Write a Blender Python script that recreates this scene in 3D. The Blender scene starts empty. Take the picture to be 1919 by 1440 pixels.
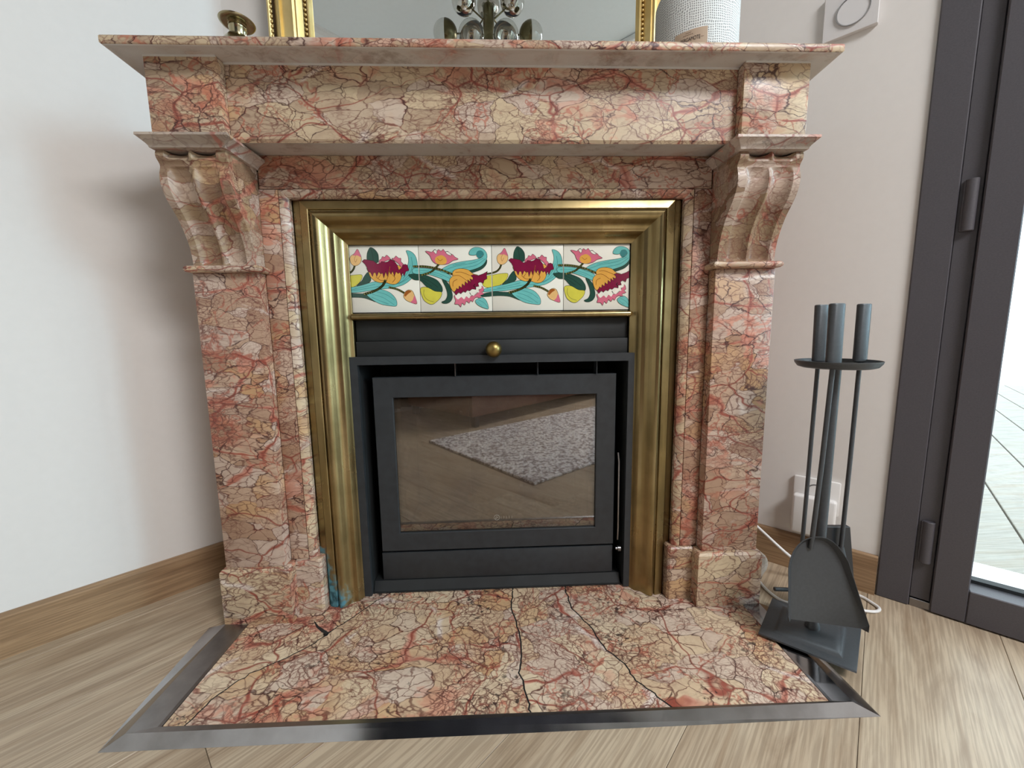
import bpy, bmesh, math, random
from mathutils import Vector, Matrix
from mathutils.geometry import tessellate_polygon
random.seed(7)
scene = bpy.context.scene
COL = scene.collection
R2 = math.sqrt(0.5)

# ------------------------------------------------------------------ camera, world, exposure
cam_d = bpy.data.cameras.new('camera'); cam = bpy.data.objects.new('camera', cam_d); COL.objects.link(cam)
cam_d.sensor_fit = 'HORIZONTAL'; cam_d.sensor_width = 36.0; cam_d.lens = 36.0 * 745.3 / 1919.0
cam_d.clip_start = 0.01; cam_d.clip_end = 200
_y, _p, _r = .0369, -.1292, -.0144
fw = Vector((math.sin(_y)*math.cos(_p), math.cos(_y)*math.cos(_p), math.sin(_p)))
rt = Vector((math.cos(_y), -math.sin(_y), 0)); up = rt.cross(fw)
rt, up = rt*math.cos(_r)+up*math.sin(_r), up*math.cos(_r)-rt*math.sin(_r)
M = Matrix((rt, up, -fw)).transposed().to_4x4(); M.translation = Vector((.0069, -.8605, .5937))
cam.matrix_world = M
scene.camera = cam
scene.view_settings.view_transform = 'Standard'; scene.view_settings.look = 'None'
scene.view_settings.gamma = 1; scene.view_settings.use_curve_mapping = False
scene.view_settings.exposure = 0.24
scene.cycles.max_bounces = 9; scene.cycles.diffuse_bounces = 4; scene.cycles.glossy_bounces = 4
scene.cycles.transparent_max_bounces = 12; scene.cycles.caustics_reflective = False; scene.cycles.caustics_refractive = False
SKY = 3.4
w = bpy.data.worlds.new('overcast_sky'); scene.world = w; w.use_nodes = True
bg = w.node_tree.nodes['Background']; bg.inputs[0].default_value = (0.80, 0.91, 1.0, 1); bg.inputs[1].default_value = SKY

def uv(u, v, z=0.0):               # room axes: u runs along the right wall, v along the left wall
    return Vector(((u+v)*R2, (v-u)*R2, z))
def portal(name, c, du, sx, sz):   # window portals: only guide the sky light in
    l = bpy.data.lights.new(name, 'AREA'); l.shape = 'RECTANGLE'; l.size = sx; l.size_y = sz
    l.cycles.is_portal = True
    o = bpy.data.objects.new(name, l); COL.objects.link(o)
    n = du.normalized()            # direction of light travel = local -Z
    zax = -n; xax = Vector((0, 0, 1)).cross(zax).normalized(); yax = zax.cross(xax)
    m = Matrix((xax, yax, zax)).transposed().to_4x4(); m.translation = c; o.matrix_world = m
portal('balcony_door_daylight', uv(2.02, .80, 1.14), Vector((-1, -1, 0)), 2.74, 2.3)
# the bright part of the overcast sky seen through the balcony door, low over the terrace
sl = bpy.data.lights.new('bright_cloud_light', 'SUN'); sl.energy = 1.6; sl.angle = math.radians(17); sl.color = (.50, .80, 1.0)
so_ = bpy.data.objects.new('bright_cloud_light', sl); COL.objects.link(so_)
so_.rotation_euler = Vector((-.229, .092, -.050)).to_track_quat('-Z', 'Y').to_euler()
def fill_light(name, c, n, sx, sz, power, col):
    l = bpy.data.lights.new(name, 'AREA'); l.shape = 'RECTANGLE'; l.size = sx; l.size_y = sz; l.energy = power; l.color = col
    o = bpy.data.objects.new(name, l); COL.objects.link(o)
    zax = -n.normalized(); xax = (Vector((0, 0, 1)) if abs(zax.z) < .9 else Vector((1, 0, 0))).cross(zax).normalized(); yax = zax.cross(xax)
    m = Matrix((xax, yax, zax)).transposed().to_4x4(); m.translation = c; o.matrix_world = m
fill_light('added_ceiling_fill', uv(2.45, -.40, 2.535), Vector((0, 0, -1)), .9, .9, 84, (.96, .975, 1.0))  # added fill from the ceiling to brighten the right wall and marble

# ------------------------------------------------------------------ helpers
def srgb(r, g, b):
    f = lambda c: (c/255/12.92) if c/255 <= .04045 else ((c/255+.055)/1.055)**2.4
    return (f(r), f(g), f(b), 1)

class NT:
    def __init__(s, name):
        s.m = bpy.data.materials.new(name); s.m.use_nodes = True; s.t = s.m.node_tree
        s.b = s.t.nodes['Principled BSDF']; s.out = s.t.nodes['Material Output']
    def n(s, typ, **kw):
        o = s.t.nodes.new('ShaderNode'+typ)
        for k, v in kw.items():
            if k.startswith('i_'):
                o.inputs[k[2:].replace('_', ' ')].default_value = v
            else: setattr(o, k, v)
        return o
    def l(s, a, b): s.t.links.new(a, b)
    def math(s, op, a, b=None, c=None, clamp=False):
        o = s.t.nodes.new('ShaderNodeMath'); o.operation = op; o.use_clamp = clamp
        for i, x in enumerate((a, b, c)):
            if x is None: continue
            if isinstance(x, (int, float)): o.inputs[i].default_value = x
            else: s.l(x, o.inputs[i])
        return o.outputs[0]
    def mix(s, f, a, b, bt='MIX'):
        o = s.t.nodes.new('ShaderNodeMix'); o.data_type = 'RGBA'; o.blend_type = bt
        for i, x in ((0, f), (6, a), (7, b)):
            if isinstance(x, (int, float)): o.inputs[i].default_value = x
            elif isinstance(x, tuple): o.inputs[i].default_value = x
            else: s.l(x, o.inputs[i])
        return o.outputs[2]
    def ramp(s, f, stops):
        o = s.t.nodes.new('ShaderNodeValToRGB'); e = o.color_ramp.elements
        while len(e) < len(stops): e.new(.5)
        for i, (p, c) in enumerate(stops): e[i].position = p; e[i].color = c
        s.l(f, o.inputs[0]); return o.outputs[0]
    def schlick(s, f0):          # symmetric fresnel for thin panes
        lw = s.n('LayerWeight', i_Blend=.5)
        return s.math('MULTIPLY_ADD', s.math('POWER', lw.outputs['Facing'], 5.0), 1-f0, f0)
    def smooth(s, x, a, b):
        o = s.t.nodes.new('ShaderNodeMapRange'); o.interpolation_type = 'SMOOTHSTEP'
        s.l(x, o.inputs[0]); o.inputs[1].default_value = a; o.inputs[2].default_value = b
        return o.outputs[0]
    def bump(s, h, strength, dist=.001):
        o = s.t.nodes.new('ShaderNodeBump'); o.inputs['Strength'].default_value = strength
        o.inputs['Distance'].default_value = dist; s.l(h, o.inputs['Height']); s.l(o.outputs[0], s.b.inputs['Normal'])
    def objvec(s, rand=10.0):
        tc = s.n('TexCoord'); oi = s.n('ObjectInfo')
        c = s.n('CombineXYZ'); r = s.math('MULTIPLY', oi.outputs['Random'], rand)
        for i in range(3): s.l(s.math('MULTIPLY', r, (1, .37, 1.7)[i]), c.inputs[i])
        a = s.n('VectorMath', operation='ADD'); s.l(tc.outputs['Object'], a.inputs[0]); s.l(c.outputs[0], a.inputs[1])
        return a.outputs[0]

def simple(name, col, rough=.5, metal=0., noise=0., nscale=30, bump=0., coat=0.):
    N = NT(name); b = N.b
    b.inputs['Roughness'].default_value = rough; b.inputs['Metallic'].default_value = metal
    b.inputs['Coat Weight'].default_value = coat
    v = N.objvec(); t = N.n('TexNoise', i_Scale=nscale, i_Detail=6.0); N.l(v, t.inputs['Vector'])
    d = tuple(max(0, c*(1-noise)) for c in col[:3])+(1,); e = tuple(min(1, c*(1+noise)) for c in col[:3])+(1,)
    N.l(N.ramp(t.outputs[0], [(.3, d), (.7, e)]), b.inputs['Base Color'])
    if bump: N.bump(t.outputs[0], bump)
    return N.m

def marble(name, base, base2, red, dirt=0.0, red_amt=.5, dark=1.0, bloom=0.0, seam=1.0, white=.8):
    N = NT(name); b = N.b
    P = N.objvec(23.0)
    def warp(vec, scale, amt):
        t = N.n('TexNoise', i_Scale=scale, i_Detail=3.0, i_Roughness=.6); N.l(vec, t.inputs['Vector'])
        s = N.n('VectorMath', operation='SUBTRACT'); N.l(t.outputs['Color'], s.inputs[0]); s.inputs[1].default_value = (.5, .5, .5)
        m = N.n('VectorMath', operation='SCALE'); N.l(s.outputs[0], m.inputs[0]); m.inputs['Scale'].default_value = amt
        a = N.n('VectorMath', operation='ADD'); N.l(vec, a.inputs[0]); N.l(m.outputs[0], a.inputs[1]); return a.outputs[0]
    mp = N.n('Mapping'); N.l(P, mp.inputs[0]); mp.inputs['Rotation'].default_value = (.3, .75, .5); mp.inputs['Scale'].default_value = (.8, 1.0, 1.5)
    M0 = mp.outputs[0]
    W1 = warp(M0, 6, .09); W2 = warp(W1, 34, .020)
    def vor(vec, scale, feat='DISTANCE_TO_EDGE', rnd=1.0):
        v = N.n('TexVoronoi', feature=feat, i_Scale=scale, i_Randomness=rnd); N.l(vec, v.inputs['Vector']); return v
    def edge(vec, scale): return vor(vec, scale).outputs['Distance']
    def inv(x): return N.math('SUBTRACT', 1.0, x)
    def noise(scale, detail=4., vec=None, rough=.6):
        t = N.n('TexNoise', i_Scale=scale, i_Detail=detail, i_Roughness=rough); N.l(vec or M0, t.inputs['Vector']); return t.outputs[0]
    n5 = noise(5, 4, P); n9 = noise(9, 4, W1); n40 = noise(40, 5); n22 = noise(22, 4, W1)
    s = N.n('SeparateColor'); N.l(vor(W2, 19, 'F1').outputs['Color'], s.inputs[0])
    c = N.mix(N.smooth(s.outputs[0], .1, .9), base, base2)
    c = N.mix(N.math('MULTIPLY', N.smooth(s.outputs[1], .62, .75), .65), c, srgb(206, 186, 172))      # pinkish grey clasts
    c = N.mix(N.math('MULTIPLY', N.math('MULTIPLY', N.smooth(s.outputs[2], .6, .75), N.smooth(n5, .45, .6)), .6), c, srgb(198, 154, 104))  # ochre clasts
    c = N.mix(N.math('MULTIPLY', N.smooth(n40, .42, .75), .40), c, srgb(150, 118, 98))
    # narrow bands where the stone turns coral
    band = N.math('ABSOLUTE', N.math('SUBTRACT', noise(3.4, 6, W1, .62), .5))
    bm_ = N.math('MULTIPLY', inv(N.smooth(band, .008, .018+.026*red_amt)), N.smooth(noise(3.1, 3, P), .46, .62))
    c = N.mix(N.math('MULTIPLY', bm_, .80), c, N.mix(N.smooth(n22, .4, .6), red, srgb(206, 142, 118)))
    band2 = N.math('ABSOLUTE', N.math('SUBTRACT', noise(5.2, 5, warp(P, 4, .12), .6), .47))
    c = N.mix(N.math('MULTIPLY', inv(N.smooth(band2, .002, .010)), .70), c, N.mix(N.smooth(n22, .42, .6), srgb(164, 88, 70), red))
    # coral veins between big clasts, varying width, many branches
    wid = N.math('MULTIPLY_ADD', N.smooth(n9, .46, .74), .11, .005)
    vm = inv(N.smooth(N.math('DIVIDE', edge(W1, 8.0), wid), .35, 1.0))
    c = N.mix(N.math('MULTIPLY', vm, .80), c, N.mix(N.smooth(n22, .4, .65), srgb(172, 92, 72), srgb(204, 142, 122)))
    wid2 = N.math('MULTIPLY_ADD', N.smooth(n22, .52, .76), .09, .003)
    vm2 = inv(N.smooth(N.math('DIVIDE', edge(W2, 19), wid2), .3, 1.0))
    c = N.mix(N.math('MULTIPLY', vm2, .72), c, srgb(158, 86, 70))
    # long thin dark-red seams
    k4 = N.math('MULTIPLY', inv(N.smooth(edge(W1, 8.0), .002, .020)), N.smooth(noise(7, 4, P), .38, .52))
    c = N.mix(N.math('MULTIPLY', k4, .85*seam), c, srgb(140, 66, 54))
    # white calcite
    wm = N.math('MULTIPLY', inv(N.smooth(edge(W1, 5.1), .0, .035)), N.smooth(noise(6, 3), .54, .60))
    c = N.mix(N.math('MULTIPLY', wm, white), c, srgb(228, 214, 204))
    # crackle at three scales
    dens = N.smooth(n5, .36, .60)
    k1 = N.math('ADD', N.math('MULTIPLY', inv(N.smooth(edge(W2, 27), .004, .036)), inv(dens)), N.math('MULTIPLY', inv(N.smooth(edge(W2, 52), .01, .075)), N.math('MULTIPLY', dens, .9)), clamp=True)
    k2 = N.math('MULTIPLY', inv(N.smooth(edge(warp(W1, 70, .012), 105), .01, .12)), N.smooth(noise(9, 4, P), .42, .6))
    k3 = N.math('MULTIPLY', inv(N.smooth(edge(W2, 19), .002, .026)), N.smooth(n9, .34, .55))
    c = N.mix(N.math('MULTIPLY', k2, .72*dark), c, srgb(118, 70, 60))
    c = N.mix(N.math('MULTIPLY', k1, min(.9, .80*dark)), c, srgb(100, 56, 47))
    c = N.mix(N.math('MULTIPLY', k3, .92*min(1, dark)), c, srgb(66, 36, 34))
    if dirt:
        sp = N.math('MULTIPLY', N.smooth(noise(85, 3), .56, .64), N.smooth(noise(10, 4, P), .47, .62))
        c = N.mix(N.math('MULTIPLY', sp, dirt), c, srgb(48, 40, 38))
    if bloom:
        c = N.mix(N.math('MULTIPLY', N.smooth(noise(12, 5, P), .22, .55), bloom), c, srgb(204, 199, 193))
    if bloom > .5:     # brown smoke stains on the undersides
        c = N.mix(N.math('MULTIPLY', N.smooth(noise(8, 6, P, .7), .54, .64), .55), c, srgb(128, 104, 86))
    N.l(c, b.inputs['Base Color'])
    N.l(N.ramp(n22, [(.3, (.30,)*3+(1,)), (.7, (.48,)*3+(1,))]), b.inputs['Roughness'])
    b.inputs['Specular IOR Level'].default_value = .4
    N.bump(N.math('ADD', k1, N.math('MULTIPLY', n40, .6)), .14, .0006)
    return N.m

MARBLE = marble('breccia_marble', srgb(204, 182, 150), srgb(180, 156, 130), srgb(184, 104, 80))
MARBLE_P = marble('breccia_marble_brown', srgb(190, 160, 136), srgb(164, 130, 106), srgb(174, 104, 82), red_amt=.45)
MARBLE_C = marble('breccia_marble_corbel', srgb(170, 148, 118), srgb(142, 116, 92), srgb(146, 100, 80), red_amt=-.2, dark=.62, seam=.3, white=.15)
MARBLE_LIGHT = marble('breccia_marble_moulding', srgb(182, 164, 146), srgb(160, 142, 126), srgb(176, 118, 100), red_amt=.0, dark=.5, bloom=.2)
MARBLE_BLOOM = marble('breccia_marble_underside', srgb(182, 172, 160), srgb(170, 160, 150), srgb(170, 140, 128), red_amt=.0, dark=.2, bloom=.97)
MARBLE_HEARTH = marble('breccia_marble_hearth', srgb(216, 196, 166), srgb(204, 176, 144), srgb(188, 102, 80), dirt=.85, red_amt=.3, dark=1.12)

def brass_mat(name='aged_brass', verdigris=False, c1=(166, 146, 104), c2=(128, 112, 76), rough=.25):
    N = NT(name); b = N.b; P = N.objvec(5.)
    b.inputs['Metallic'].default_value = 1.0
    mp = N.n('Mapping'); N.l(P, mp.inputs[0]); mp.inputs['Scale'].default_value = (60, 60, 3)
    t = N.n('TexNoise', i_Scale=1.0, i_Detail=5.0); N.l(mp.outputs[0], t.inputs['Vector'])
    t2 = N.n('TexNoise', i_Scale=9.0, i_Detail=6.0); N.l(P, t2.inputs['Vector'])
    c = N.mix(N.smooth(t2.outputs[0], .35, .65), srgb(*c1), srgb(*c2))
    c = N.mix(N.smooth(t.outputs[0], .4, .7), c, srgb(150, 132, 92)) if verdigris or name == 'aged_brass' else c
    rr = N.math('MULTIPLY_ADD', t2.outputs[0], .28, rough-.08)
    if verdigris:
        tc = N.n('TexCoord'); s = N.n('SeparateXYZ'); N.l(tc.outputs['Object'], s.inputs[0])
        t3 = N.n('TexNoise', i_Scale=70.0, i_Detail=6.0); N.l(tc.outputs['Object'], t3.inputs['Vector'])
        g = N.math('ADD', N.math('MULTIPLY', s.outputs[2], -9.0), N.math('MULTIPLY', s.outputs[0], -22.0))
        g = N.math('ADD', g, N.math('MULTIPLY', t3.outputs[0], 1.6))
        m = N.smooth(g, 7.75, 8.35)
        vc = N.mix(N.smooth(t3.outputs[0], .4, .6), srgb(30, 70, 80), srgb(78, 128, 140))
        c = N.mix(m, c, vc); N.l(N.math('SUBTRACT', 1.0, m), b.inputs['Metallic'])
        rr = N.math('ADD', rr, N.math('MULTIPLY', m, .5))
    N.l(c, b.inputs['Base Color']); N.l(rr, b.inputs['Roughness'])
    N.bump(t.outputs[0], .12, .0004)
    return N.m
BRASS = brass_mat(); BRASS_V = brass_mat('aged_brass_verdigris', True)
GILT = brass_mat('gilded_wood', c1=(224, 202, 146), c2=(204, 176, 116), rough=.42)
GILT_D = simple('dark_gilt', srgb(70, 48, 26), .6)  # dark brown of the bead grooves and mirror back
CAND = brass_mat('candlestick_brass', c1=(176, 168, 138), c2=(140, 128, 98), rough=.16)
STEEL_N = NT('polished_steel')
def _steel():
    N = STEEL_N; b = N.b; P = N.objvec(3.); b.inputs['Metallic'].default_value = 1
    t = N.n('TexNoise', i_Scale=14.0, i_Detail=6.0); N.l(P, t.inputs['Vector'])
    N.l(N.ramp(t.outputs[0], [(.35, srgb(150, 148, 148)), (.7, srgb(182, 182, 184))]), b.inputs['Base Color'])
    N.l(N.math('MULTIPLY_ADD', t.outputs[0], .16, .03), b.inputs['Roughness'])
_steel(); STEEL = STEEL_N.m
STEEL_B = simple('brushed_steel', srgb(150, 148, 148), .30, 1.0, .12, 40)
IRON = simple('matt_black_cast_iron', srgb(42, 45, 48), .48, 0., .18, 60, .1)
IRON_D = simple('sooty_black_iron', srgb(26, 28, 29), .6, 0., .35, 18, .15)
TOOL = simple('grey_powder_coated_steel', srgb(70, 73, 76), .42, .25, .07, 220, .12)
WALL = simple('painted_plaster', srgb(226, 222, 218), .85, 0., .01, 60, .06)
CEIL = simple('ceiling_paint', srgb(236, 242, 244), .9, 0., .01, 40)
WHITE = simple('white_plastic', srgb(232, 230, 228), .35, 0., .01)
GROUT = simple('tile_backing', srgb(120, 112, 100), .9)
DOORM = simple('anthracite_powder_coat', srgb(77, 74, 79), .50, 0., .09, 420, .12)
DOORD = simple('dark_gasket', srgb(20, 20, 22), .7)
TILE = simple('cream_glaze', srgb(236, 232, 218), .12, 0., .015, 12)
VERM = simple('vermiculite_panel', srgb(128, 108, 90), .95, 0., .35, 30, .3)
ASH = simple('ash_bed', srgb(120, 110, 100), 1., 0., .6, 90, .6)

def wood(name, stops, sx=1.1, rings=6.5, rough=.42):
    N = NT(name); b = N.b; P = N.objvec(17.)
    mp = N.n('Mapping'); N.l(P, mp.inputs[0]); mp.inputs['Scale'].default_value = (sx, rings, rings)
    t = N.n('TexNoise', i_Scale=1.6, i_Detail=8.0, i_Roughness=.6, i_Distortion=1.6); N.l(mp.outputs[0], t.inputs['Vector'])
    m2 = N.n('Mapping'); N.l(P, m2.inputs[0]); m2.inputs['Scale'].default_value = (6, 190, 190)
    t2 = N.n('TexNoise', i_Scale=1.5, i_Detail=3.0); N.l(m2.outputs[0], t2.inputs['Vector'])
    c = N.ramp(t.outputs[0], stops)
    c = N.mix(N.math('MULTIPLY', N.smooth(t2.outputs[0], .38, .62), .30), c, srgb(112, 90, 68), 'MULTIPLY')
    m3 = N.n('Mapping'); N.l(P, m3.inputs[0]); m3.inputs['Scale'].default_value = (2.2, 30, 30)
    t3 = N.n('TexNoise', i_Scale=1.5, i_Detail=5.0, i_Distortion=.5); N.l(m3.outputs[0], t3.inputs['Vector'])
    c = N.mix(N.math('MULTIPLY', N.smooth(t3.outputs[0], .56, .72), .45), c, srgb(126, 100, 74))
    N.l(c, b.inputs['Base Color']); b.inputs['Roughness'].default_value = rough
    N.bump(t2.outputs[0], .08, .0004)
    return N.m
OAK = wood('oak_laminate', [(.25, srgb(146, 124, 100)), (.42, srgb(176, 156, 132)), (.6, srgb(190, 172, 148)), (.8, srgb(158, 136, 112))])
OAKB = wood('oak_skirting', [(.25, srgb(132, 102, 74)), (.5, srgb(164, 134, 102)), (.75, srgb(146, 116, 86))], 1.0, 14.)
DECK = wood('weathered_deck_timber', [(.3, srgb(128, 122, 112)), (.5, srgb(152, 146, 136)), (.75, srgb(138, 124, 104))], 1.0, 8., .55)

def tag(o, label, cat, group=None):
    o['label'] = label; o['category'] = cat
    if group: o['group'] = group
    return o
def empty(name, loc=(0, 0, 0), label=None, cat=None, group=None):
    o = bpy.data.objects.new(name, None); COL.objects.link(o); o.location = loc; o.empty_display_size = .05
    if label: tag(o, label, cat, group)
    return o
def struct(o): o['kind'] = 'structure'; return o
def obj(name, bm, mat, parent=None, smooth=None, loc=None, rot=None):
    bmesh.ops.recalc_face_normals(bm, faces=bm.faces)
    me = bpy.data.meshes.new(name)
    if smooth:
        for f in bm.faces: f.smooth = True
        for e in bm.edges:
            if len(e.link_faces) == 2 and e.calc_face_angle(0) > smooth: e.smooth = False
    bm.to_mesh(me); bm.free()
    for m in (mat if isinstance(mat, (list, tuple)) else [mat]): me.materials.append(m)
    o = bpy.data.objects.new(name, me); COL.objects.link(o)
    if parent is not None:
        o.parent = parent
        w0 = parent.location if parent.parent is None else parent.location + parent.parent.location
        if loc is None: loc = (0, 0, 0); o.location = -Vector(w0) if not parent.rotation_euler.z else (0, 0, 0)
        else: o.location = loc
    elif loc is not None: o.location = loc
    if rot is not None: o.rotation_euler = rot
    return o
def bx(bm, x0, x1, y0, y1, z0, z1, bev=0., seg=2, f=None):
    vs = [bm.verts.new((x, y, z)) for x in (x0, x1) for y in (y0, y1) for z in (z0, z1)]
    if f:
        for v in vs: v.co = f(v.co)
    fs = [bm.faces.new([vs[i] for i in q]) for q in ((0, 1, 3, 2), (4, 6, 7, 5), (0, 4, 5, 1), (2, 3, 7, 6), (0, 2, 6, 4), (1, 5, 7, 3))]
    if bev:
        es = list({e for q in fs for e in q.edges})
        bmesh.ops.bevel(bm, geom=es, offset=bev, segments=seg, affect='EDGES', profile=.5)
    return bm
def box(name, x0, x1, y0, y1, z0, z1, mat, parent=None, bev=.0012, f=None, seg=2):
    bm = bmesh.new(); bx(bm, x0, x1, y0, y1, z0, z1, bev, seg, f)
    return obj(name, bm, mat, parent, smooth=.6 if bev else None)
def boxuv(name, u0, u1, v0, v1, z0, z1, mat, parent=None, bev=.001, seg=1):
    return box(name, u0, u1, v0, v1, z0, z1, mat, parent, bev, f=lambda c: uv(c.x, c.y, c.z), seg=seg)
def prism(name, pts, ext, mat, parent=None, bev=0., smooth=None):
    """pts: list of 3D points (planar polygon); ext: extrusion vector"""
    bm = bmesh.new(); e = Vector(ext); n = len(pts)
    a = [bm.verts.new(p) for p in pts]; b = [bm.verts.new(Vector(p)+e) for p in pts]
    tris = tessellate_polygon([[Vector(p) for p in pts]]) if n > 4 else None
    fs = []
    if n > 4 and False: pass
    if tris:
        for t in tris:
            if len(set(t)) == 3: bm.faces.new([a[i] for i in t]); bm.faces.new([b[i] for i in t[::-1]])
    else: fs.append(bm.faces.new(a)); fs.append(bm.faces.new(b[::-1]))
    for i in range(n): fs.append(bm.faces.new((a[i], b[i], b[(i+1) % n], a[(i+1) % n])))
    if bev: bmesh.ops.bevel(bm, geom=list(bm.edges), offset=bev, segments=1, affect='EDGES')
    bmesh.ops.triangulate(bm, faces=[f for f in bm.faces if len(f.verts) > 4])
    return obj(name, bm, mat, parent, smooth)
def grid(bm, rows, close_u=False, cap=False):
    V = [[bm.verts.new(p) for p in r] for r in rows]; n = len(V[0])
    for i in range(len(V)-1):
        for j in range(n if close_u else n-1):
            k = (j+1) % n; bm.faces.new((V[i][j], V[i][k], V[i+1][k], V[i+1][j]))
    if cap:
        bm.faces.new(V[0][::-1]); bm.faces.new(V[-1])
    return V
def lathe(bm, prof, c, n=32, mat=None):
    c = Vector(c); rows = []
    for r, z in prof:
        rows.append([(c.x+max(r, 1e-5)*math.cos(2*math.pi*i/n), c.y+max(r, 1e-5)*math.sin(2*math.pi*i/n), c.z+z) for i in range(n)])
    grid(bm, rows, True); bmesh.ops.remove_doubles(bm, verts=bm.verts, dist=2e-5)
def tube(bm, pts, r, n=10, cap=True, radii=None, flat=None):
    pts = [Vector(p) for p in pts]; rows = []; prev = None
    for i, p in enumerate(pts):
        t = (pts[min(i+1, len(pts)-1)]-pts[max(i-1, 0)]).normalized()
        a = Vector((0, 0, 1)) if abs(t.z) < .9 else Vector((1, 0, 0))
        if prev is not None: a = prev
        s = (a-t*a.dot(t)).normalized(); q = t.cross(s); prev = s
        rr = radii[i] if radii else r
        rows.append([p+s*rr*math.cos(2*math.pi*k/n)*(flat or 1)+q*rr*math.sin(2*math.pi*k/n) for k in range(n)])
    grid(bm, rows, True, cap)
def spline(pts, n=8):
    P = [Vector(p) for p in pts]; out = []
    for i in range(len(P)-1):
        p0, p1, p2, p3 = P[max(i-1, 0)], P[i], P[i+1], P[min(i+2, len(P)-1)]
        for k in range(n):
            t = k/n; out.append(.5*((2*p1)+(p2-p0)*t+(2*p0-5*p1+4*p2-p3)*t*t+(3*p1-p0-3*p2+p3)*t**3))
    return out+[P[-1]]
def sphere(bm, c, r, n=20, m=12, a0=0., a1=math.pi, M3=None):
    rows = []
    for i in range(m+1):
        a = a0+(a1-a0)*i/m
        rr = []
        for k in range(n):
            p = Vector((r*math.sin(a)*math.cos(2*math.pi*k/n), r*math.sin(a)*math.sin(2*math.pi*k/n), r*math.cos(a)))
            if M3: p = M3 @ p
            rr.append(Vector(c)+p)
        rows.append(rr)
    grid(bm, rows, True); bmesh.ops.remove_doubles(bm, verts=bm.verts, dist=1e-5)

# ------------------------------------------------------------------ room shell
FZ = -.012                       # floor level; hearth top is z = 0
CH = 2.60                        # ceiling height
U0, U1, V0, V1 = -.5812, 4.5, -2.1, .5735   # wall planes (left wall u=U0, right wall v=V1)
def wallmesh(name, boxes, mat=WALL):
    bm = bmesh.new()
    for b in boxes: bx(bm, *b, f=lambda c: uv(c.x, c.y, c.z))
    return struct(obj(name, bm, mat))
wallmesh('wall_left', [(U0-.15, U0, V0-.15, -.33, FZ-.05, CH+.05), (U0-.15, U0, -.33, 1.0, FZ-.05, CH+.05)])
DU0, DU1, DZ = .646, 3.41, 2.29
wallmesh('wall_right', [(-.4, DU0, V1, V1+.22, FZ-.05, CH+.05), (DU1, U1+.2, V1, V1+.22, FZ-.05, CH+.05), (DU0, DU1, V1, V1+.22, DZ, CH+.05)])
wallmesh('wall_back', [(U0-.15, U1+.2, V0-.15, V0, FZ-.05, CH+.05)])
wallmesh('wall_far', [(U1, U1+.15, V0, V1, FZ-.05, CH+.05)])
# diagonal chimney wall behind the mantelpiece, open where the stove sits
bm = bmesh.new(); YW = .20
for b in ((-.66, -.33, YW, YW+.05, FZ, CH), (.33, .66, YW, YW+.05, FZ, CH), (-.33, .33, YW, YW+.05, .66, CH)): bx(bm, *b)
struct(obj('wall_chimney', bm, WALL))
wallmesh('ceiling', [(U0-.1, U1+.2, V0-.1, V1+.2, CH, CH+.1)], CEIL)
bm = bmesh.new()
for (a, b) in (((U0, V0), (U1, V0)), ((U1, V0), (U1, V1))):   # cove cornice
    pass
prof = [(0, 0), (0, -.075), (.012, -.075), (.018, -.06), (.04, -.03), (.06, -.018), (.075, -.012), (.075, 0)]
def cornice(name, f):
    bm = bmesh.new(); rows = [[f(t, d, z) for d, z in prof] for t in (0, 1)]
    grid(bm, rows, True); return struct(obj(name, bm, WHITE))
cornice('trim_1', lambda t, d, z: uv(U0+(U1-U0)*t, V0+d, CH+z))
cornice('trim_2', lambda t, d, z: uv(U0+d, V0+(.0-V0)*t, CH+z))
cornice('trim_3', lambda t, d, z: uv(.3+(U1-.3)*t, V1-d, CH+z))

# floor: laminate planks running parallel to the left wall
floor = struct(empty('floor'))
bm = bmesh.new(); bx(bm, U0-.1, U1+.1, V0-.1, V1+.12, FZ-.06, FZ-.0085, f=lambda c: uv(c.x, c.y, c.z))
obj('underlay', bm, IRON_D, floor)
PW, PL = .1950, 1.28
bm = bmesh.new(); bx(bm, -PL/2+.0003, PL/2-.0003, -PW/2+.0003, PW/2-.0003, -.008, 0, .0006, 1)
me_plank = None
rows = []; u = .2429-PW*5
k = 0
while u < U1:
    v = V0-random.random()*PL if k > 9 else V0-[.2, .75, .35, 1.0, .15, .83, .62, .93, .4, 1.1][k % 10]
    while v < V1:
        a, b = max(v, V0), min(v+PL, V1); ua, ub = max(u, U0-.05), min(u+PW, U1)
        if b-a > .02 and ub-ua > .02:
            bm2 = bmesh.new(); L, Wd = (b-a)/2, (ub-ua)/2
            bx(bm2, -L+.0003, L-.0003, -Wd+.0003, Wd-.0003, -.008, 0, .0006, 1)
            c = uv((ua+ub)/2, (a+b)/2, FZ)
            o = obj('plank', bm2, OAK, floor, loc=c, rot=(0, 0, math.radians(45)))
        v += PL
    u += PW; k += 1
bm.free()

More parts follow.
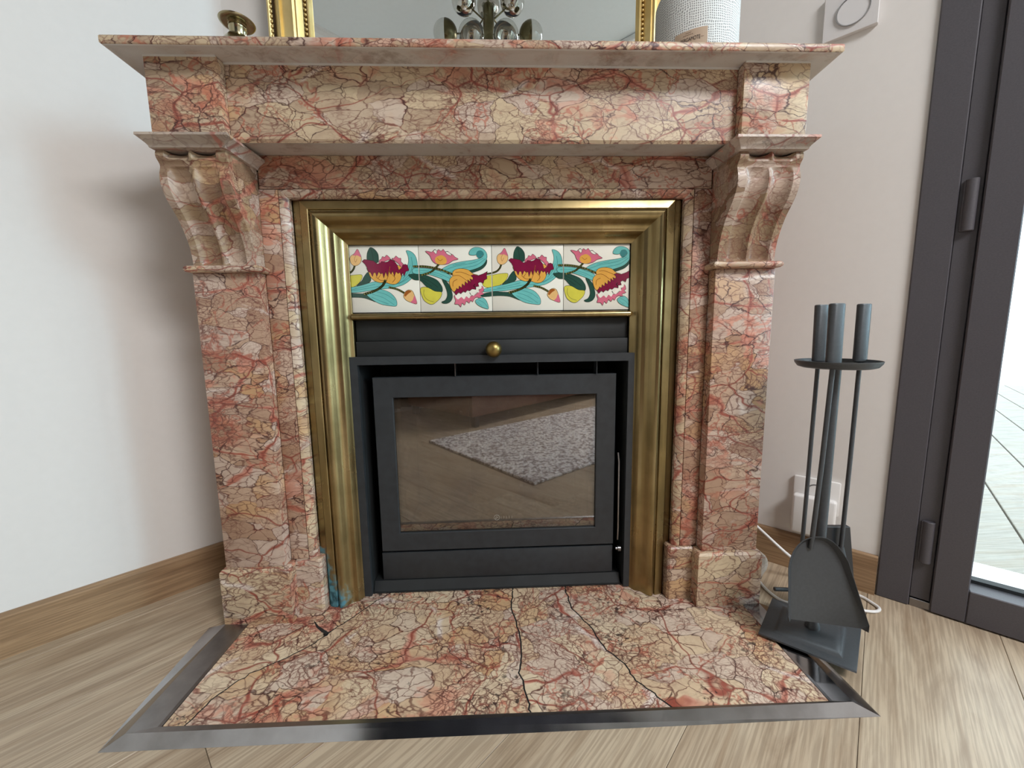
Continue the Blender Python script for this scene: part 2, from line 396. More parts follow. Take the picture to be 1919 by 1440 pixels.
def skirting(name, fp, L, ang, z1=.0765):
    bm = bmesh.new(); P = [(0, FZ), (0, z1), (.004, z1), (.0095, z1-.003), (.0105, z1-.008), (.0105, FZ)]
    rows = [[(x, -d, z) for d, z in P] for x in (-L/2, L/2)]
    grid(bm, rows, True, True)
    return struct(obj(name, bm, OAKB, None, loc=fp, rot=(0, 0, ang)))
skirting('baseboard_left', uv(U0, (V0-.28)/2, 0), abs(V0+.28), math.radians(45)) if False else None
def sk_left():
    L = .0-V0; bm = bmesh.new(); P = [(0, FZ), (0, .0765), (.004, .0765), (.0095, .0735), (.0105, .068), (.0105, FZ)]
    rows = [[(x, -d, z) for d, z in P] for x in (-L/2+.288*0, L/2)]
    grid(bm, rows, True, True)
    # local x along v, local -y towards +u
    return struct(obj('baseboard_left', bm, OAKB, None, loc=uv(U0, (V0+0)/2-.12, 0), rot=(0, 0, math.radians(45))))
sk_left()
def sk_right():
    u0, u1 = .26, .6445; L = u1-u0; bm = bmesh.new(); P = [(0, FZ), (0, .0800), (.004, .0800), (.0095, .077), (.0105, .071), (.0105, FZ)]
    rows = [[(x, -d, z) for d, z in P] for x in (-L/2, L/2)]
    grid(bm, rows, True, True)
    return struct(obj('baseboard_right', bm, OAKB, None, loc=uv((u0+u1)/2, V1, 0), rot=(0, 0, math.radians(-45))))
sk_right()

# ------------------------------------------------------------------ balcony door (dark frame, hinges, glass)
door = struct(empty('door_1'))
VF = .5680
boxuv('door_frame', .646, .6995, VF, VF+.10, FZ, 2.28, DOORM, door, .002)
boxuv('door_frame', .6998, .7305, VF+.006, VF+.10, .008, 2.235, DOORM, door, .0012)
boxuv('door_frame', 3.345, 3.405, VF, VF+.10, FZ, 2.28, DOORM, door, .002)
boxuv('door_frame', .646, 3.405, VF, VF+.10, 2.23, 2.28, DOORM, door, .002)
boxuv('threshold', .70, 3.345, VF+.004, VF+.14, FZ-.01, .006, STEEL_B, door, .001)
def leaf(u0, u1):
    lf = boxuv('door_leaf_stile', u0, u0+.0505, VF-.004, VF+.062, -.009, 2.225, DOORM, door, .002)
    boxuv('door_leaf_stile', u1-.0505, u1, VF-.004, VF+.062, -.009, 2.225, DOORM, door, .002)
    boxuv('bottom_rail', u0+.0507, u1-.0507, VF-.004, VF+.062, -.009, .0610, DOORM, door, .0015)
    boxuv('top_rail', u0+.0507, u1-.0507, VF-.004, VF+.062, 2.17, 2.225, DOORM, door, .0015)
    boxuv('glass_pane', u0+.045, u1-.045, VF+.030, VF+.036, .055, 2.175, GLASS, door, 0)
    boxuv('glazing_bead', u0+.0507, u1-.0507, VF+.040, VF+.060, .061, .068, DOORD, door, 0)
GN = NT('window_glass'); gb = GN.b
_tr = GN.n('BsdfTransparent'); _gl = GN.n('BsdfGlossy', i_Roughness=.0); _mx = GN.n('MixShader')
_tr.inputs[0].default_value = (.95, .98, .97, 1)
GN.l(GN.schlick(.035), _mx.inputs[0]); GN.l(_tr.outputs[0], _mx.inputs[1]); GN.l(_gl.outputs[0], _mx.inputs[2]); GN.l(_mx.outputs[0], GN.out.inputs[0])
GLASS = GN.m
leaf(.7312, 1.60); leaf(1.602, 2.471); leaf(2.473, 3.343)
for z0, z1 in ((.773, .868), (.094, .186), (1.95, 2.045)):
    bm = bmesh.new(); c = uv(.7155, VF+.0035, z0)
    lathe(bm, [(0, 0), (.0088, 0), (.0095, .001), (.0095, z1-z0-.001), (.0088, z1-z0), (0, z1-z0)], c, 20)
    h = obj('hinge', bm, DOORM, door, smooth=.6)
    boxuv('hinge_leaf', .7045, .722, VF+.0005, VF+.0058, z0+.001, z1-.001, DOORM, h, .0008)
# ------------------------------------------------------------------ terrace outside
deck = struct(empty('floor_terrace'))
boxuv('door_sill', .55, 3.5, VF+.105, VF+.30, FZ-.05, .004, simple('white_stone_sill', srgb(236, 238, 240), .4, 0, .02), deck, .002)
for k in range(-4, 6):
    u0 = .966+.16*k
    boxuv('deck_board', u0+.003, u0+.157, VF+.302, VF+5.5, -.07, -.04, DECK, deck, .002)
boxuv('edge_timber', 1.93, 1.99, VF+.302, VF+5.5, -.12, .012, DECK, deck, .003)
bm = bmesh.new(); random.seed(3)
for i in range(420):
    uu = 2.0+random.random()*.14; vv = VF+.35+random.random()*5
    r = .012+random.random()*.018
    cc = uv(uu, vv, -.035+random.random()*.03)
    v0 = len(bm.verts); sphere(bm, (0, 0, 0), r, 6, 4) if False else bmesh.ops.create_icosphere(bm, subdivisions=1, radius=r, matrix=Matrix.Translation(cc) @ Matrix.Diagonal((1, .8, .55, 1)))
pb = obj('pebble_strip', bm, simple('white_pebbles', srgb(226, 222, 212), .8, 0, .1), deck); pb['kind'] = 'stuff'
boxuv('gravel_bed', 1.99, 2.2, VF+.3, VF+5.5, -.12, -.045, GROUT, deck, 0)
rail = empty('glass_balustrade', uv(2.22, VF+2.9, -.05), 'clear glass balustrade with slim dark posts at the edge of the timber terrace', 'railing')
for k in range(6):
    vv = VF+.35+k*.98
    boxuv('post', 2.20, 2.235, vv, vv+.035, -.12, 1.0, DOORM, rail, .002)
    if k < 5:
        boxuv('panel', 2.212, 2.222, vv+.05, vv+.965, .08, .95, GLASS, rail, 0)
        boxuv('lower_rail', 2.205, 2.229, vv+.035, vv+.98, .05, .075, WHITE, rail, .001)
boxuv('handrail', 2.19, 2.245, VF+.33, VF+5.3, 1.0, 1.03, DOORM, rail, .003)
bm = bmesh.new(); bx(bm, -40, 40, -40, 40, -3.2, -3.0)
struct(obj('floor_street', bm, simple('pale_ground', srgb(190, 190, 184), .9, 0, .1, 1)))

# ------------------------------------------------------------------ hearth slab (broken in four) and its steel border
hearth = empty('hearth_slab', (0, -.15, 0), 'cracked red and beige veined marble hearth slab in front of the stove', 'hearth')
cA = [(-.4849, -.2968), (-.4701, -.2469), (-.4406, -.2084), (-.3921, -.1759), (-.3578, -.1431), (-.3449, -.1203), (-.3168, -.0878), (-.2786, -.0321), (-.2463, .0028)]
cB = [(.0497, -.3071), (.0437, -.2741), (.0364, -.2319), (.0424, -.1973), (.0398, -.1377), (.0274, -.0671), (.032, -.0099), (.032, .0028)]
cC = [(.2736, -.3126), (.2545, -.2853), (.2326, -.2587), (.2249, -.2251), (.1975, -.1832), (.1877, -.1388), (.1566, -.0746), (.156, -.0114), (.156, .0028)]
def jag(c, seed, am=.0022):
    rnd = random.Random(seed); out = []
    for i in range(len(c)-1):
        (x0, y0), (x1, y1) = c[i], c[i+1]
        for k in range(5):
            t = k/5; j = 0 if (i == 0 and k == 0) else am
            out.append((x0+(x1-x0)*t+rnd.uniform(-j, j), y0+(y1-y0)*t+rnd.uniform(-j, j)*.6))
    return out+[c[-1]]
def fy(x): return -.301-.0125*(x+.5176)/1.0454       # front edge of the slab
cA = [(-.4849, fy(-.4849))]+cA[1:]; cB[0] = (.0497, fy(.0497)); cC[0] = (.2736, fy(.2736))
cA, cB, cC = jag(cA, 1), jag(cB, 2), jag(cC, 3)
g = .0015
def off(c, d):      # shift a crack line sideways
    out = []
    for i, (x, y) in enumerate(c):
        (x0, y0), (x1, y1) = c[max(i-2, 0)], c[min(i+2, len(c)-1)]
        L = math.hypot(x1-x0, y1-y0) or 1; nx_, ny_ = (y1-y0)/L, -(x1-x0)/L
        if i in (0, len(c)-1): out.append((x+d/max(.5, abs(nx_))*1.0, y))
        else: out.append((x+nx_*d, y+ny_*d))
    return out
YB = .0028
pieces = [
    [(-.5176, fy(-.5176))]+off(cA, -g)+[(-.57, YB), (-.57, -.084), (-.5190, -.084)],
    off(cA, g)+off(cB, -g)[::-1],
    off(cB, g)+off(cC, -g)[::-1],
    off(cC, g)+[(.57, YB), (.57, -.084), (.5290, -.084), (.5278, fy(.5278))],
]
chip = (-.3449, -.1203)
for i, P in enumerate(pieces):
    Q = []
    for x, y in P:      # the corner broken out where two cracks meet
        d = math.hypot(x-chip[0], y-chip[1])
        if d < .012: x += (.004 if i == 1 else -.0065) if d < .008 else 0
        Q.append((x, y, 0))
    prism('marble_piece', Q, (0, 0, -.0115), MARBLE_HEARTH, hearth)
bm = bmesh.new(); bx(bm, -.57, .57, -.300, .10, -.0118, -.0090)
obj('mortar_bed', bm, IRON_D, hearth)
SOOT = simple('soot_in_cracks', srgb(24, 22, 22), .95)
for c_ in (cA, cB, cC):
    bm = bmesh.new(); rows = [[(*a, -.0006), (*b, -.0006), (*b, -.009), (*a, -.009)] for a, b in zip(off(c_, -g), off(c_, g))]
    grid(bm, rows, True, True); obj('sooty_crack', bm, SOOT, hearth)
# short side crack, a sunken black splinter
prism('chipped_hollow', [(-.386, -.0842, .0002), (-.3838, -.0842, .0002), (-.3700, -.0985, .0002), (-.3430, -.1165, .0002), (-.3445, -.1225, .0002), (-.3560, -.1165, .0002), (-.3735, -.1015, .0002)], (0, 0, -.004), IRON_D, hearth)

border = empty('hearth_border', (0, -.32, -.012), 'polished steel border strip around three sides of the marble hearth', 'trim')
inL, inR = (-.5182, fy(-.5176)-.0006), (.5284, fy(.5278)-.0006)
rL, rR = (-.5624, -.3127), (.5610, -.3195)
oL, oR = (-.5918, -.3262), (.5968, -.3322)
iz, rz, oz = .0005, .0032, -.0118
def strip(name, a, b, mat, parent):   # a, b: lists of cross-section points at both ends
    bm = bmesh.new(); V = grid(bm, [a, b], True, True)
    bv = {V[0][3], V[0][4], V[1][3], V[1][4]}
    for f in bm.faces:
        if len(f.verts) == 4 and set(f.verts) == bv: f.material_index = 1
    return obj(name, bm, [mat, STEEL], parent)
def sec(i, r, o): return [Vector((i[0], i[1], -.0118)), Vector((i[0], i[1], iz)), Vector((i[0], i[1], iz))*.88+Vector((r[0], r[1], rz))*.12+Vector((0, 0, .0006)), Vector((r[0], r[1], rz)), Vector((o[0], o[1], oz))]
strip('front_strip', sec(inL, rL, oL), sec(inR, rR, oR), STEEL_B, border)
oz = -.0035
_back = sec((-.5182-.0006, -.0855), (-.5640, -.0855), (-.5984, -.0855))
oz = -.0118
strip('left_strip', _back, sec((inL[0]-.0004, inL[1]), (rL[0]-.0004, rL[1]), (oL[0]-.0004, oL[1])), STEEL_B, border)
strip('right_strip', sec((.5292, -.0855), (.5650, -.0855), (.6000, -.0855)), sec((inR[0]+.0004, inR[1]), (rR[0]+.0004, rR[1]), (oR[0]+.0004, oR[1])), STEEL, border)

# ------------------------------------------------------------------ marble mantelpiece
mp = empty('marble_mantelpiece', (0, .1, 0), 'tall red and beige veined marble mantelpiece with fluted corbels', 'mantelpiece')
BK = .197
# shelf, rounded front edge
def shelf():
    bm = bmesh.new(); n = 5
    prof = [(.0240, 1.0411), (.0150, 1.0402), (.0080, 1.0382), (.0040, 1.0370), (.0015, 1.0372), (0, 1.0388), (0, 1.0478), (.0012, 1.0496), (.004, 1.0505)]
    rows = []
    for d, z in prof:
        rows.append([(-.604, BK, z), (-.5860+d, -.1735+d, z), (.5790-d, -.1735+d, z), (.600, BK, z)])
    V = grid(bm, rows, True); bm.faces.new(V[0]); bm.faces.new(V[-1])
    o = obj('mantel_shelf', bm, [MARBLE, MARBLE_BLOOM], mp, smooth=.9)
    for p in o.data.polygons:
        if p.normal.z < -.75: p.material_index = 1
    return o
shelf()
# bed moulding directly under the shelf (thin pale fillet)
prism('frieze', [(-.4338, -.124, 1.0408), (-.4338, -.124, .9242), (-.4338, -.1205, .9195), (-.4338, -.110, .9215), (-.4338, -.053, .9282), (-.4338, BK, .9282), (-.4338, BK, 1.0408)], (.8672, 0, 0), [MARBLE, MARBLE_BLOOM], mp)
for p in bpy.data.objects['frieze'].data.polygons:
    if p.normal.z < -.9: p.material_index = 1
for s in (-1, 1):
    def B(name, x0, x1, *a, **k):
        x0, x1 = (x0, x1) if s > 0 else (-x1, -x0)
        return box(name, x0, x1, *a, **k)
    B('end_block', .4345, .5488, -.142, BK, .9188, 1.0408, MARBLE, mp, .001)
    # capital: stacked rectangles
    bm = bmesh.new(); rows = []
    for z, o in ((.9186, .0175), (.9146, .0178), (.9135, .0160), (.9105, .0120), (.9065, .0070), (.9035, .0045), (.9012, .0040), (.9005, .0)):
        x0, x1 = .4365-o, .5500+o*.75; y0 = -.1425-o; yb = -.054
        rows.append([(s*x0, yb, z), (s*x0, y0, z), (s*x1, y0, z), (s*x1, BK-.001, z), (s*(x0+.02), BK-.001, z), (s*(x0+.02), yb, z)])
    V = grid(bm, rows, True); bm.faces.new(V[0]); bm.faces.new(V[-1])
    bmesh.ops.triangulate(bm, faces=[f for f in bm.faces if len(f.verts) > 4])
    obj('capital', bm, MARBLE_LIGHT, mp, smooth=.7)
    # corbel with two flutes, notch under the capital
    Z = [(.9005, -.1375), (.895, -.1395), (.889, -.1385), (.884, -.1345), (.880, -.1322), (.876, -.1320), (.871, -.1335), (.865, -.1352), (.858, -.1360), (.850, -.1352), (.841, -.1330), (.832, -.1290), (.822, -.1228), (.812, -.1148), (.802, -.1070), (.792, -.1010), (.780, -.0948), (.768, -.0898), (.756, -.0860), (.744, -.0835), (.734, -.0820), (.7242, -.0815)]
    P = spline([(0, y, z) for z, y in Z], 3)
    nx = 44; xa, xb = .4370, .5500
    def depth(t, z):
        d = 0.
        for (c, wd) in ((.320, .175), (.705, .165)):
            q = abs(t-c)/wd
            if q < 1: d = max(d, .0115*math.sqrt(1-q*q))
        if z > .8865: e = min(1, (z-.8865)/.004)**.5              # short scallops above the notch
        elif z > .8765: e = 0.
        else: e = min(1, (.8765-z)/.012)**.5 if z < .8765 else 0
        if z < .728: e *= max(.2, (z-.7242)/.004)
        return d*e
    bm = bmesh.new(); rows = []
    for i, p in enumerate(P):
        a, b = P[max(i-1, 0)], P[min(i+1, len(P)-1)]
        t = (b-a).normalized(); nrm = Vector((0, t.z, -t.y));
        if nrm.y < 0: nrm = -nrm
        r = [(s*xa, -.050, p.z)]
        for k in range(nx+1):
            tt = k/nx; dd = depth(tt, p.z); q = p+nrm*dd
            r.append((s*(xa+(xb-xa)*tt), q.y, q.z))
        r.append((s*xb, -.050, p.z)); rows.append(r)
    V = grid(bm, rows); 
    B_ = bmesh.ops.contextual_create
    cb = obj('corbel', bm, MARBLE_C, mp, smooth=.75)
    B('corbel_back', .4375, .5495, -.051, BK, .7242, .9004, MARBLE_C, cb, .0005)
    # torus necking
    bm = bmesh.new(); rows = []
    for k in range(9):
        a = -math.pi/2+math.pi*k/8; o = .0045+.0058*math.cos(a); z = .7177+.0062*math.sin(a)
        rows.append([(s*(.4375-o), -.0525, z), (s*(.4375-o), -.0805-o, z), (s*(.5530+o), -.0805-o, z), (s*(.5530+o), BK, z), (s*.46, BK, z), (s*.46, -.0525, z)])
    V = grid(bm, rows, True); bm.faces.new(V[0]); bm.faces.new(V[-1])
    bmesh.ops.triangulate(bm, faces=[f for f in bm.faces if len(f.verts) > 4])
    obj('necking', bm, MARBLE, mp, smooth=.7)
    B('pilaster', .4380, .5578, -.0760, BK, .1212, .7114, MARBLE_P, mp, .0014)
    # plinth block with a chamfered top
    bm = bmesh.new(); rows = []
    for z, o in ((.0002, .0), (.1155, .0), (.1205, -.0035), (.1210, -.010)):
        rows.append([(s*(.4270-o), -.052, z), (s*(.4270-o), -.0865-o, z), (s*(.5655+o), -.0865-o, z), (s*(.5655+o), BK, z), (s*.45, BK, z), (s*.45, -.052, z)])
    V = grid(bm, rows, True); bm.faces.new(V[0]); bm.faces.new(V[-1])
    bmesh.ops.triangulate(bm, faces=[f for f in bm.faces if len(f.verts) > 4])
    pl = obj('plinth', bm, MARBLE, mp, smooth=.5)
    if s > 0:   # weathered scroll bulging out of the right plinth
        bm = bmesh.new()
        prof = [(.112, .5650), (.108, .5770), (.100, .5870), (.090, .5925), (.078, .5945), (.066, .5915), (.057, .5850), (.050, .5800), (.040, .5785), (.026, .5770), (.014, .5720), (.002, .5650)]
        rows = [[(x, y, z) for z, x in prof] for y in (-.0700, -.066, .02, .06)]
        for i in (0,):
            rows[0] = [(.5650+(x-.5650)*.8, y, z) for x, y, z in rows[0]]
        grid(bm, rows, True, True); bmesh.ops.triangulate(bm, faces=[f for f in bm.faces if len(f.verts) > 4])
        o = obj('worn_scroll', bm, MARBLE_LIGHT, pl, smooth=.7); o['label'] = 'worn rounded scroll on the outer side of the plinth'
    B('jamb', .4012, .4366, -.0530, .0, .1222, .8674, MARBLE_P, mp, .0008)
    # jamb plinth
    bm = bmesh.new(); rows = []
    for z, o in ((.0002, .0), (.1180, .0), (.1215, -.003)):
        rows.append([(s*(.3740-o), -.010, z), (s*(.3740-o), -.0540-o, z), (s*(.3785-o), -.0590-o, z), (s*.4268, -.0590-o, z), (s*.4268, -.010, z)])
    V = grid(bm, rows, True); bm.faces.new(V[0]); bm.faces.new(V[-1]); bmesh.ops.triangulate(bm, faces=[f for f in bm.faces if len(f.verts) > 4])
    obj('jamb_plinth', bm, MARBLE, mp, smooth=.5)
box('lintel', -.4338, .4338, -.0530, -.006, .8686, .9278, MARBLE, mp, .0008)
CAULK = simple('pale_caulk', srgb(214, 212, 206), .8, 0, .05)
box('caulk_line', -.4340, .4340, -.1262, -.1238, 1.0388, 1.0411, CAULK, mp, 0)
for s in (-1, 1): box('caulk_line', *sorted((s*.4350, s*.5484)), -.1440, -.1418, 1.0390, 1.0411, CAULK, mp, 0)
# inner moulding around the opening: two sides and a top, mitred
mo = [(0, -.0345), (0, -.0440), (.0020, -.0465), (.0060, -.0500), (.0105, -.0525), (.0143, -.0530), (.0143, -.0345)]
XO, ZO = .3853, .8532
def mould(name, a, b, mat, parent, prof, smooth=.5):
    bm = bmesh.new(); grid(bm, [[a(d, y) for d, y in prof], [b(d, y) for d, y in prof]], True, True)
    return obj(name, bm, mat, parent, smooth=smooth)
for s in (-1, 1):
    mould('opening_moulding', lambda d, y: (s*(XO+d), y, .1217), lambda d, y: (s*(XO+d), y, ZO+d), MARBLE, mp, mo)
mould('opening_moulding', lambda d, y: (-XO-d, y, ZO+d), lambda d, y: (XO+d, y, ZO+d), MARBLE, mp, mo)

# ------------------------------------------------------------------ brass bolection frame
bf = empty('brass_fire_frame', (0, 0, 0), 'aged brass moulded frame between the marble and the stove', 'fire frame')
bp = [(.0, .006), (0, -.0045), (.002, -.0062), (.006, -.0075), (.010, -.0110), (.0135, -.0160), (.0165, -.0215), (.0195, -.0250), (.0225, -.0262), (.026, -.0268), (.030, -.0285), (.034, -.0330), (.038, -.0392), (.042, -.0438), (.046, -.0462), (.050, -.0466), (.0535, -.0450), (.0556, -.0415), (.0562, -.0385), (.0580, -.0385), (.0586, -.0425), (.0600, -.0435), (.0748, -.0400), (.0762, -.0385), (.0766, -.0350), (.0790, -.0335), (.090, -.0320), (.095, -.0320), (.095, .006)]
XI, ZI = .2935, .7758
for s in (-1, 1):
    mould('side_moulding', lambda d, y: (s*(XI+d), y, .0005), lambda d, y: (s*(XI+d), y, ZI+d), BRASS_V if s < 0 else BRASS, bf, bp, .45)
mould('top_moulding', lambda d, y: (-XI-d, y, ZI+d), lambda d, y: (XI+d, y, ZI+d), BRASS, bf, bp, .45)
bm = bmesh.new(); rows = []
for x in (-.2928, .2928):
    rows.append([(x, -.002-.0125*math.sin(math.pi*k/8)**.7, .6300+.0072*math.cos(math.pi*k/8)) for k in range(9)]+[(x, .006, .6228), (x, .006, .6372)])
grid(bm, rows, True, True); obj('bottom_rail', bm, BRASS, bf, smooth=.7)

# ------------------------------------------------------------------ four flowered tiles
tp = empty('tile_panel', (0, 0, .64), 'row of four cream tiles painted with tulips and teal leaves', 'tiles')
box('backing_board', -.2925, .2925, .0085, .0140, .6378, .7755, GROUT, tp, 0)
ART = {'maroon': srgb(128, 26, 62), 'pink': srgb(214, 112, 134), 'gold': srgb(226, 168, 78), 'bud': srgb(232, 186, 122), 'teal': srgb(112, 190, 184), 'dark': srgb(44, 78, 66), 'yellow': srgb(212, 202, 78), 'olive': srgb(112, 112, 60), 'ink': srgb(40, 46, 36), 'cream': srgb(240, 236, 222), 'brown': srgb(160, 92, 40), 'deep': srgb(60, 130, 130)}
AK = list(ART); AM = [simple('glaze_'+k, ART[k], .12, 0, .06, 60) for k in AK]
SH = []   # (kind, colour, pts, width)
def poly(c, pts, ink=True, pre=0): SH.append(('p', c, [(x-pre, y) for x, y in pts], 2.2 if ink else 0))
def line(c, pts, wd=2.0, pre=0): SH.append(('l', c, [(x-pre, y) for x, y in pts], wd))
A, B2 = 968, 503-465
poly('yellow', [(905, 310), (915, 275), (945, 262), (975, 258), (1030, 250), (1072, 252), (1060, 290), (1020, 325), (960, 340), (920, 335)], pre=A)
poly('dark', [(1112, 235), (1125, 290), (1075, 315), (1030, 328), (1055, 300), (1070, 285), (1085, 260)], pre=A)
poly('dark', [(1112, 165), (1110, 125), (1120, 95), (1135, 78), (1160, 90), (1178, 115), (1182, 140), (1178, 170), (1150, 178)], pre=A)
line('ink', [(1135, 82), (1145, 120), (1148, 170)], 2, A)
line('olive', [(1030, 190), (1020, 215), (1000, 235), (970, 246), (935, 252)], 8, A)
poly('bud', [(1052, 88), (1066, 115), (1074, 140), (1070, 168), (1052, 187), (1028, 193), (1008, 178), (1002, 150), (1010, 130), (1032, 115)], pre=A)
poly('pink', [(1052, 90), (1066, 116), (1072, 138), (1050, 128), (1022, 128), (1034, 114)], False, A)
line('brown', [(1040, 128), (1030, 150), (1036, 170), (1046, 150)], 2, A)
poly('teal', [(915, 350), (970, 335), (1060, 318), (1150, 295), (1210, 305), (1270, 298), (1320, 265), (1350, 220), (1368, 175), (1368, 135), (1358, 100), (1388, 106), (1412, 130), (1424, 170), (1422, 210), (1405, 250), (1370, 290), (1320, 320), (1240, 338), (1160, 345), (1050, 362), (975, 365), (915, 368)], pre=A)
for L_ in ([(930, 358), (1050, 345), (1180, 325), (1260, 318), (1330, 290), (1375, 240), (1392, 190), (1388, 140)], [(1000, 345), (1080, 328), (1150, 312)], [(1330, 275), (1362, 235), (1378, 190)], [(1300, 310), (1370, 270), (1405, 215)]): line('deep', L_, 2.5, A)
poly('dark', [(905, 382), (970, 368), (1040, 370), (1100, 378), (1150, 425), (1080, 400), (1000, 394), (905, 400)], pre=A)
poly('teal', [(1095, 378), (1130, 362), (1160, 350), (1190, 345), (1240, 365), (1270, 395), (1283, 425), (1278, 453), (1240, 452), (1180, 440), (1130, 412)], pre=A)
for L_ in ([(1130, 375), (1200, 400), (1265, 445)], [(1160, 360), (1220, 380), (1268, 415)], [(1125, 395), (1180, 420), (1230, 440)]): line('deep', L_, 2.2, A)
line('olive', [(1240, 332), (1290, 345), (1335, 370)], 9, A)
poly('bud', [(1328, 385), (1340, 362), (1362, 350), (1384, 356), (1398, 385), (1411, 440), (1375, 432), (1345, 418), (1330, 400)], pre=A)
poly('pink', [(1398, 388), (1410, 438), (1372, 430), (1385, 415)], False, A)
poly('brown', [(1332, 385), (1342, 362), (1362, 352), (1378, 360), (1358, 375), (1340, 392)], False, A)
poly('pink', [(1182, 175), (1188, 158), (1200, 150), (1206, 136), (1222, 140), (1234, 127), (1256, 150), (1236, 160), (1220, 166), (1200, 180)], pre=A)
poly('pink', [(1266, 150), (1280, 146), (1292, 133), (1308, 146), (1322, 148), (1322, 168), (1334, 182), (1345, 205), (1322, 205), (1306, 182)], pre=A)
poly('gold', [(1110, 200), (1114, 235), (1125, 265), (1150, 290), (1185, 302), (1215, 298), (1245, 310), (1280, 312), (1310, 290), (1325, 250), (1335, 225), (1300, 190), (1200, 185)], pre=A)
poly('maroon', [(1077, 165), (1092, 153), (1115, 156), (1150, 163), (1172, 182), (1190, 178), (1200, 166), (1225, 172), (1240, 168), (1258, 153), (1280, 165), (1297, 190), (1306, 222), (1325, 208), (1332, 190), (1348, 185), (1362, 192), (1370, 225), (1350, 232), (1338, 262), (1330, 238), (1320, 262), (1312, 236), (1300, 245), (1288, 232), (1276, 262), (1266, 228), (1255, 250), (1243, 225), (1232, 262), (1222, 232), (1208, 272), (1202, 240), (1190, 246), (1178, 232), (1164, 262), (1158, 238), (1146, 238), (1138, 262), (1126, 236), (1112, 232), (1106, 205), (1096, 185)], pre=A)
for L_ in ([(1160, 265), (1185, 285), (1212, 288)], [(1250, 200), (1240, 250), (1222, 292)], [(1262, 250), (1280, 275), (1262, 300)], [(1190, 250), (1172, 275)]): line('brown', L_, 3.5, A)
line('olive', [(1218, 288), (1200, 318), (1170, 342), (1130, 360), (1080, 374)], 12, A)
# second tile of the pair
poly('dark', [(435, 255), (470, 248), (520, 250), (560, 262), (610, 285), (635, 312), (648, 340), (643, 366), (600, 360), (550, 333), (510, 292), (470, 285)], pre=B2)
for L_ in ([(500, 265), (560, 290), (620, 335)], [(520, 285), (580, 330)]): line('ink', L_, 2, B2)
poly('yellow', [(508, 342), (550, 334), (600, 360), (642, 367), (635, 400), (608, 428), (580, 445), (548, 436), (520, 405)], pre=B2)
line('olive', [(530, 350), (528, 385), (550, 415), (590, 430)], 2.5, B2)
poly('dark', [(648, 285), (672, 295), (692, 320), (705, 355), (712, 395), (700, 425), (676, 440), (650, 440), (640, 430), (664, 418), (678, 388), (672, 345)], pre=B2)
poly('teal', [(470, 212), (560, 213), (640, 232), (705, 262), (702, 302), (640, 278), (560, 252), (470, 246)], pre=B2)
for L_ in ([(480, 228), (560, 230), (640, 252), (700, 280)], [(500, 240), (570, 244), (650, 268)]): line('deep', L_, 2.2, B2)
poly('dark', [(800, 236), (870, 218), (912, 190), (937, 160), (934, 190), (905, 220), (860, 238), (830, 244)], pre=B2)
poly('teal', [(640, 230), (670, 205), (720, 184), (790, 170), (850, 162), (900, 148), (918, 125), (905, 105), (880, 108), (870, 128), (845, 132), (825, 125), (832, 100), (855, 84), (885, 82), (915, 92), (935, 115), (940, 145), (925, 180), (890, 208), (830, 228), (760, 238), (700, 248), (660, 240)], pre=B2)
poly('deep', [(870, 128), (880, 108), (905, 105), (918, 122), (905, 142), (885, 150)], False, B2)
for L_ in ([(660, 228), (740, 200), (850, 180), (915, 150)], [(700, 236), (790, 212), (870, 195), (928, 155)], [(720, 195), (800, 180)]): line('deep', L_, 2.4, B2)
line('olive', [(470, 200), (530, 200), (590, 208), (650, 225), (725, 255)], 9, B2)
line('olive', [(630, 188), (605, 215), (575, 238), (520, 256)], 9, B2)
poly('pink', [(549, 105), (572, 106), (588, 110), (602, 98), (612, 94), (622, 104), (632, 94), (648, 104), (662, 93), (674, 108), (690, 106), (706, 120), (722, 128), (735, 142), (755, 156), (722, 165), (692, 184), (652, 190), (612, 184), (588, 162), (575, 132)], pre=B2)
poly('cream', [(600, 102), (612, 96), (622, 106), (616, 122), (604, 112)], True, B2)
poly('cream', [(676, 112), (690, 108), (706, 120), (714, 132), (692, 128)], True, B2)
poly('gold', [(607, 160), (615, 142), (632, 134), (650, 130), (672, 142), (682, 162), (676, 182), (650, 191), (618, 182)], False, B2)
line('brown', [(622, 150), (640, 165), (655, 155)], 2.5, B2)
poly('teal', [(858, 425), (880, 410), (905, 405), (930, 428), (942, 478), (905, 470), (870, 450)], pre=B2)
for L_ in ([(880, 420), (915, 440), (938, 470)], [(870, 435), (900, 460)]): line('deep', L_, 2, B2)
poly('pink', [(722, 390), (760, 400), (860, 385), (900, 330), (915, 358), (902, 368), (915, 382), (890, 392), (895, 408), (868, 402), (850, 414), (840, 432), (828, 422), (818, 440), (800, 428), (788, 452), (772, 440), (762, 465), (748, 448), (724, 445), (730, 420)], pre=B2)
poly('cream', [(730, 385), (790, 368), (850, 345), (878, 305), (898, 318), (898, 345), (878, 352), (885, 370), (862, 372), (850, 392), (832, 388), (818, 408), (800, 396), (785, 415), (768, 400), (745, 415)], False, B2)
poly('gold', [(694, 305), (700, 280), (718, 262), (715, 245), (732, 224), (770, 216), (815, 224), (848, 250), (880, 262), (870, 300), (820, 312), (780, 345), (740, 350), (722, 366), (703, 342)], pre=B2)
poly('maroon', [(832, 262), (850, 255), (880, 262), (910, 252), (940, 236), (934, 262), (937, 282), (918, 292), (912, 312), (892, 302), (878, 312), (884, 332), (862, 335), (860, 352), (838, 348), (822, 362), (808, 354), (795, 372), (782, 362), (765, 380), (752, 368), (735, 388), (722, 366), (736, 356), (738, 342), (752, 350), (756, 328), (772, 340), (775, 315), (792, 328), (795, 300), (812, 315), (812, 288), (832, 305), (826, 282), (845, 290), (846, 275)], pre=B2)
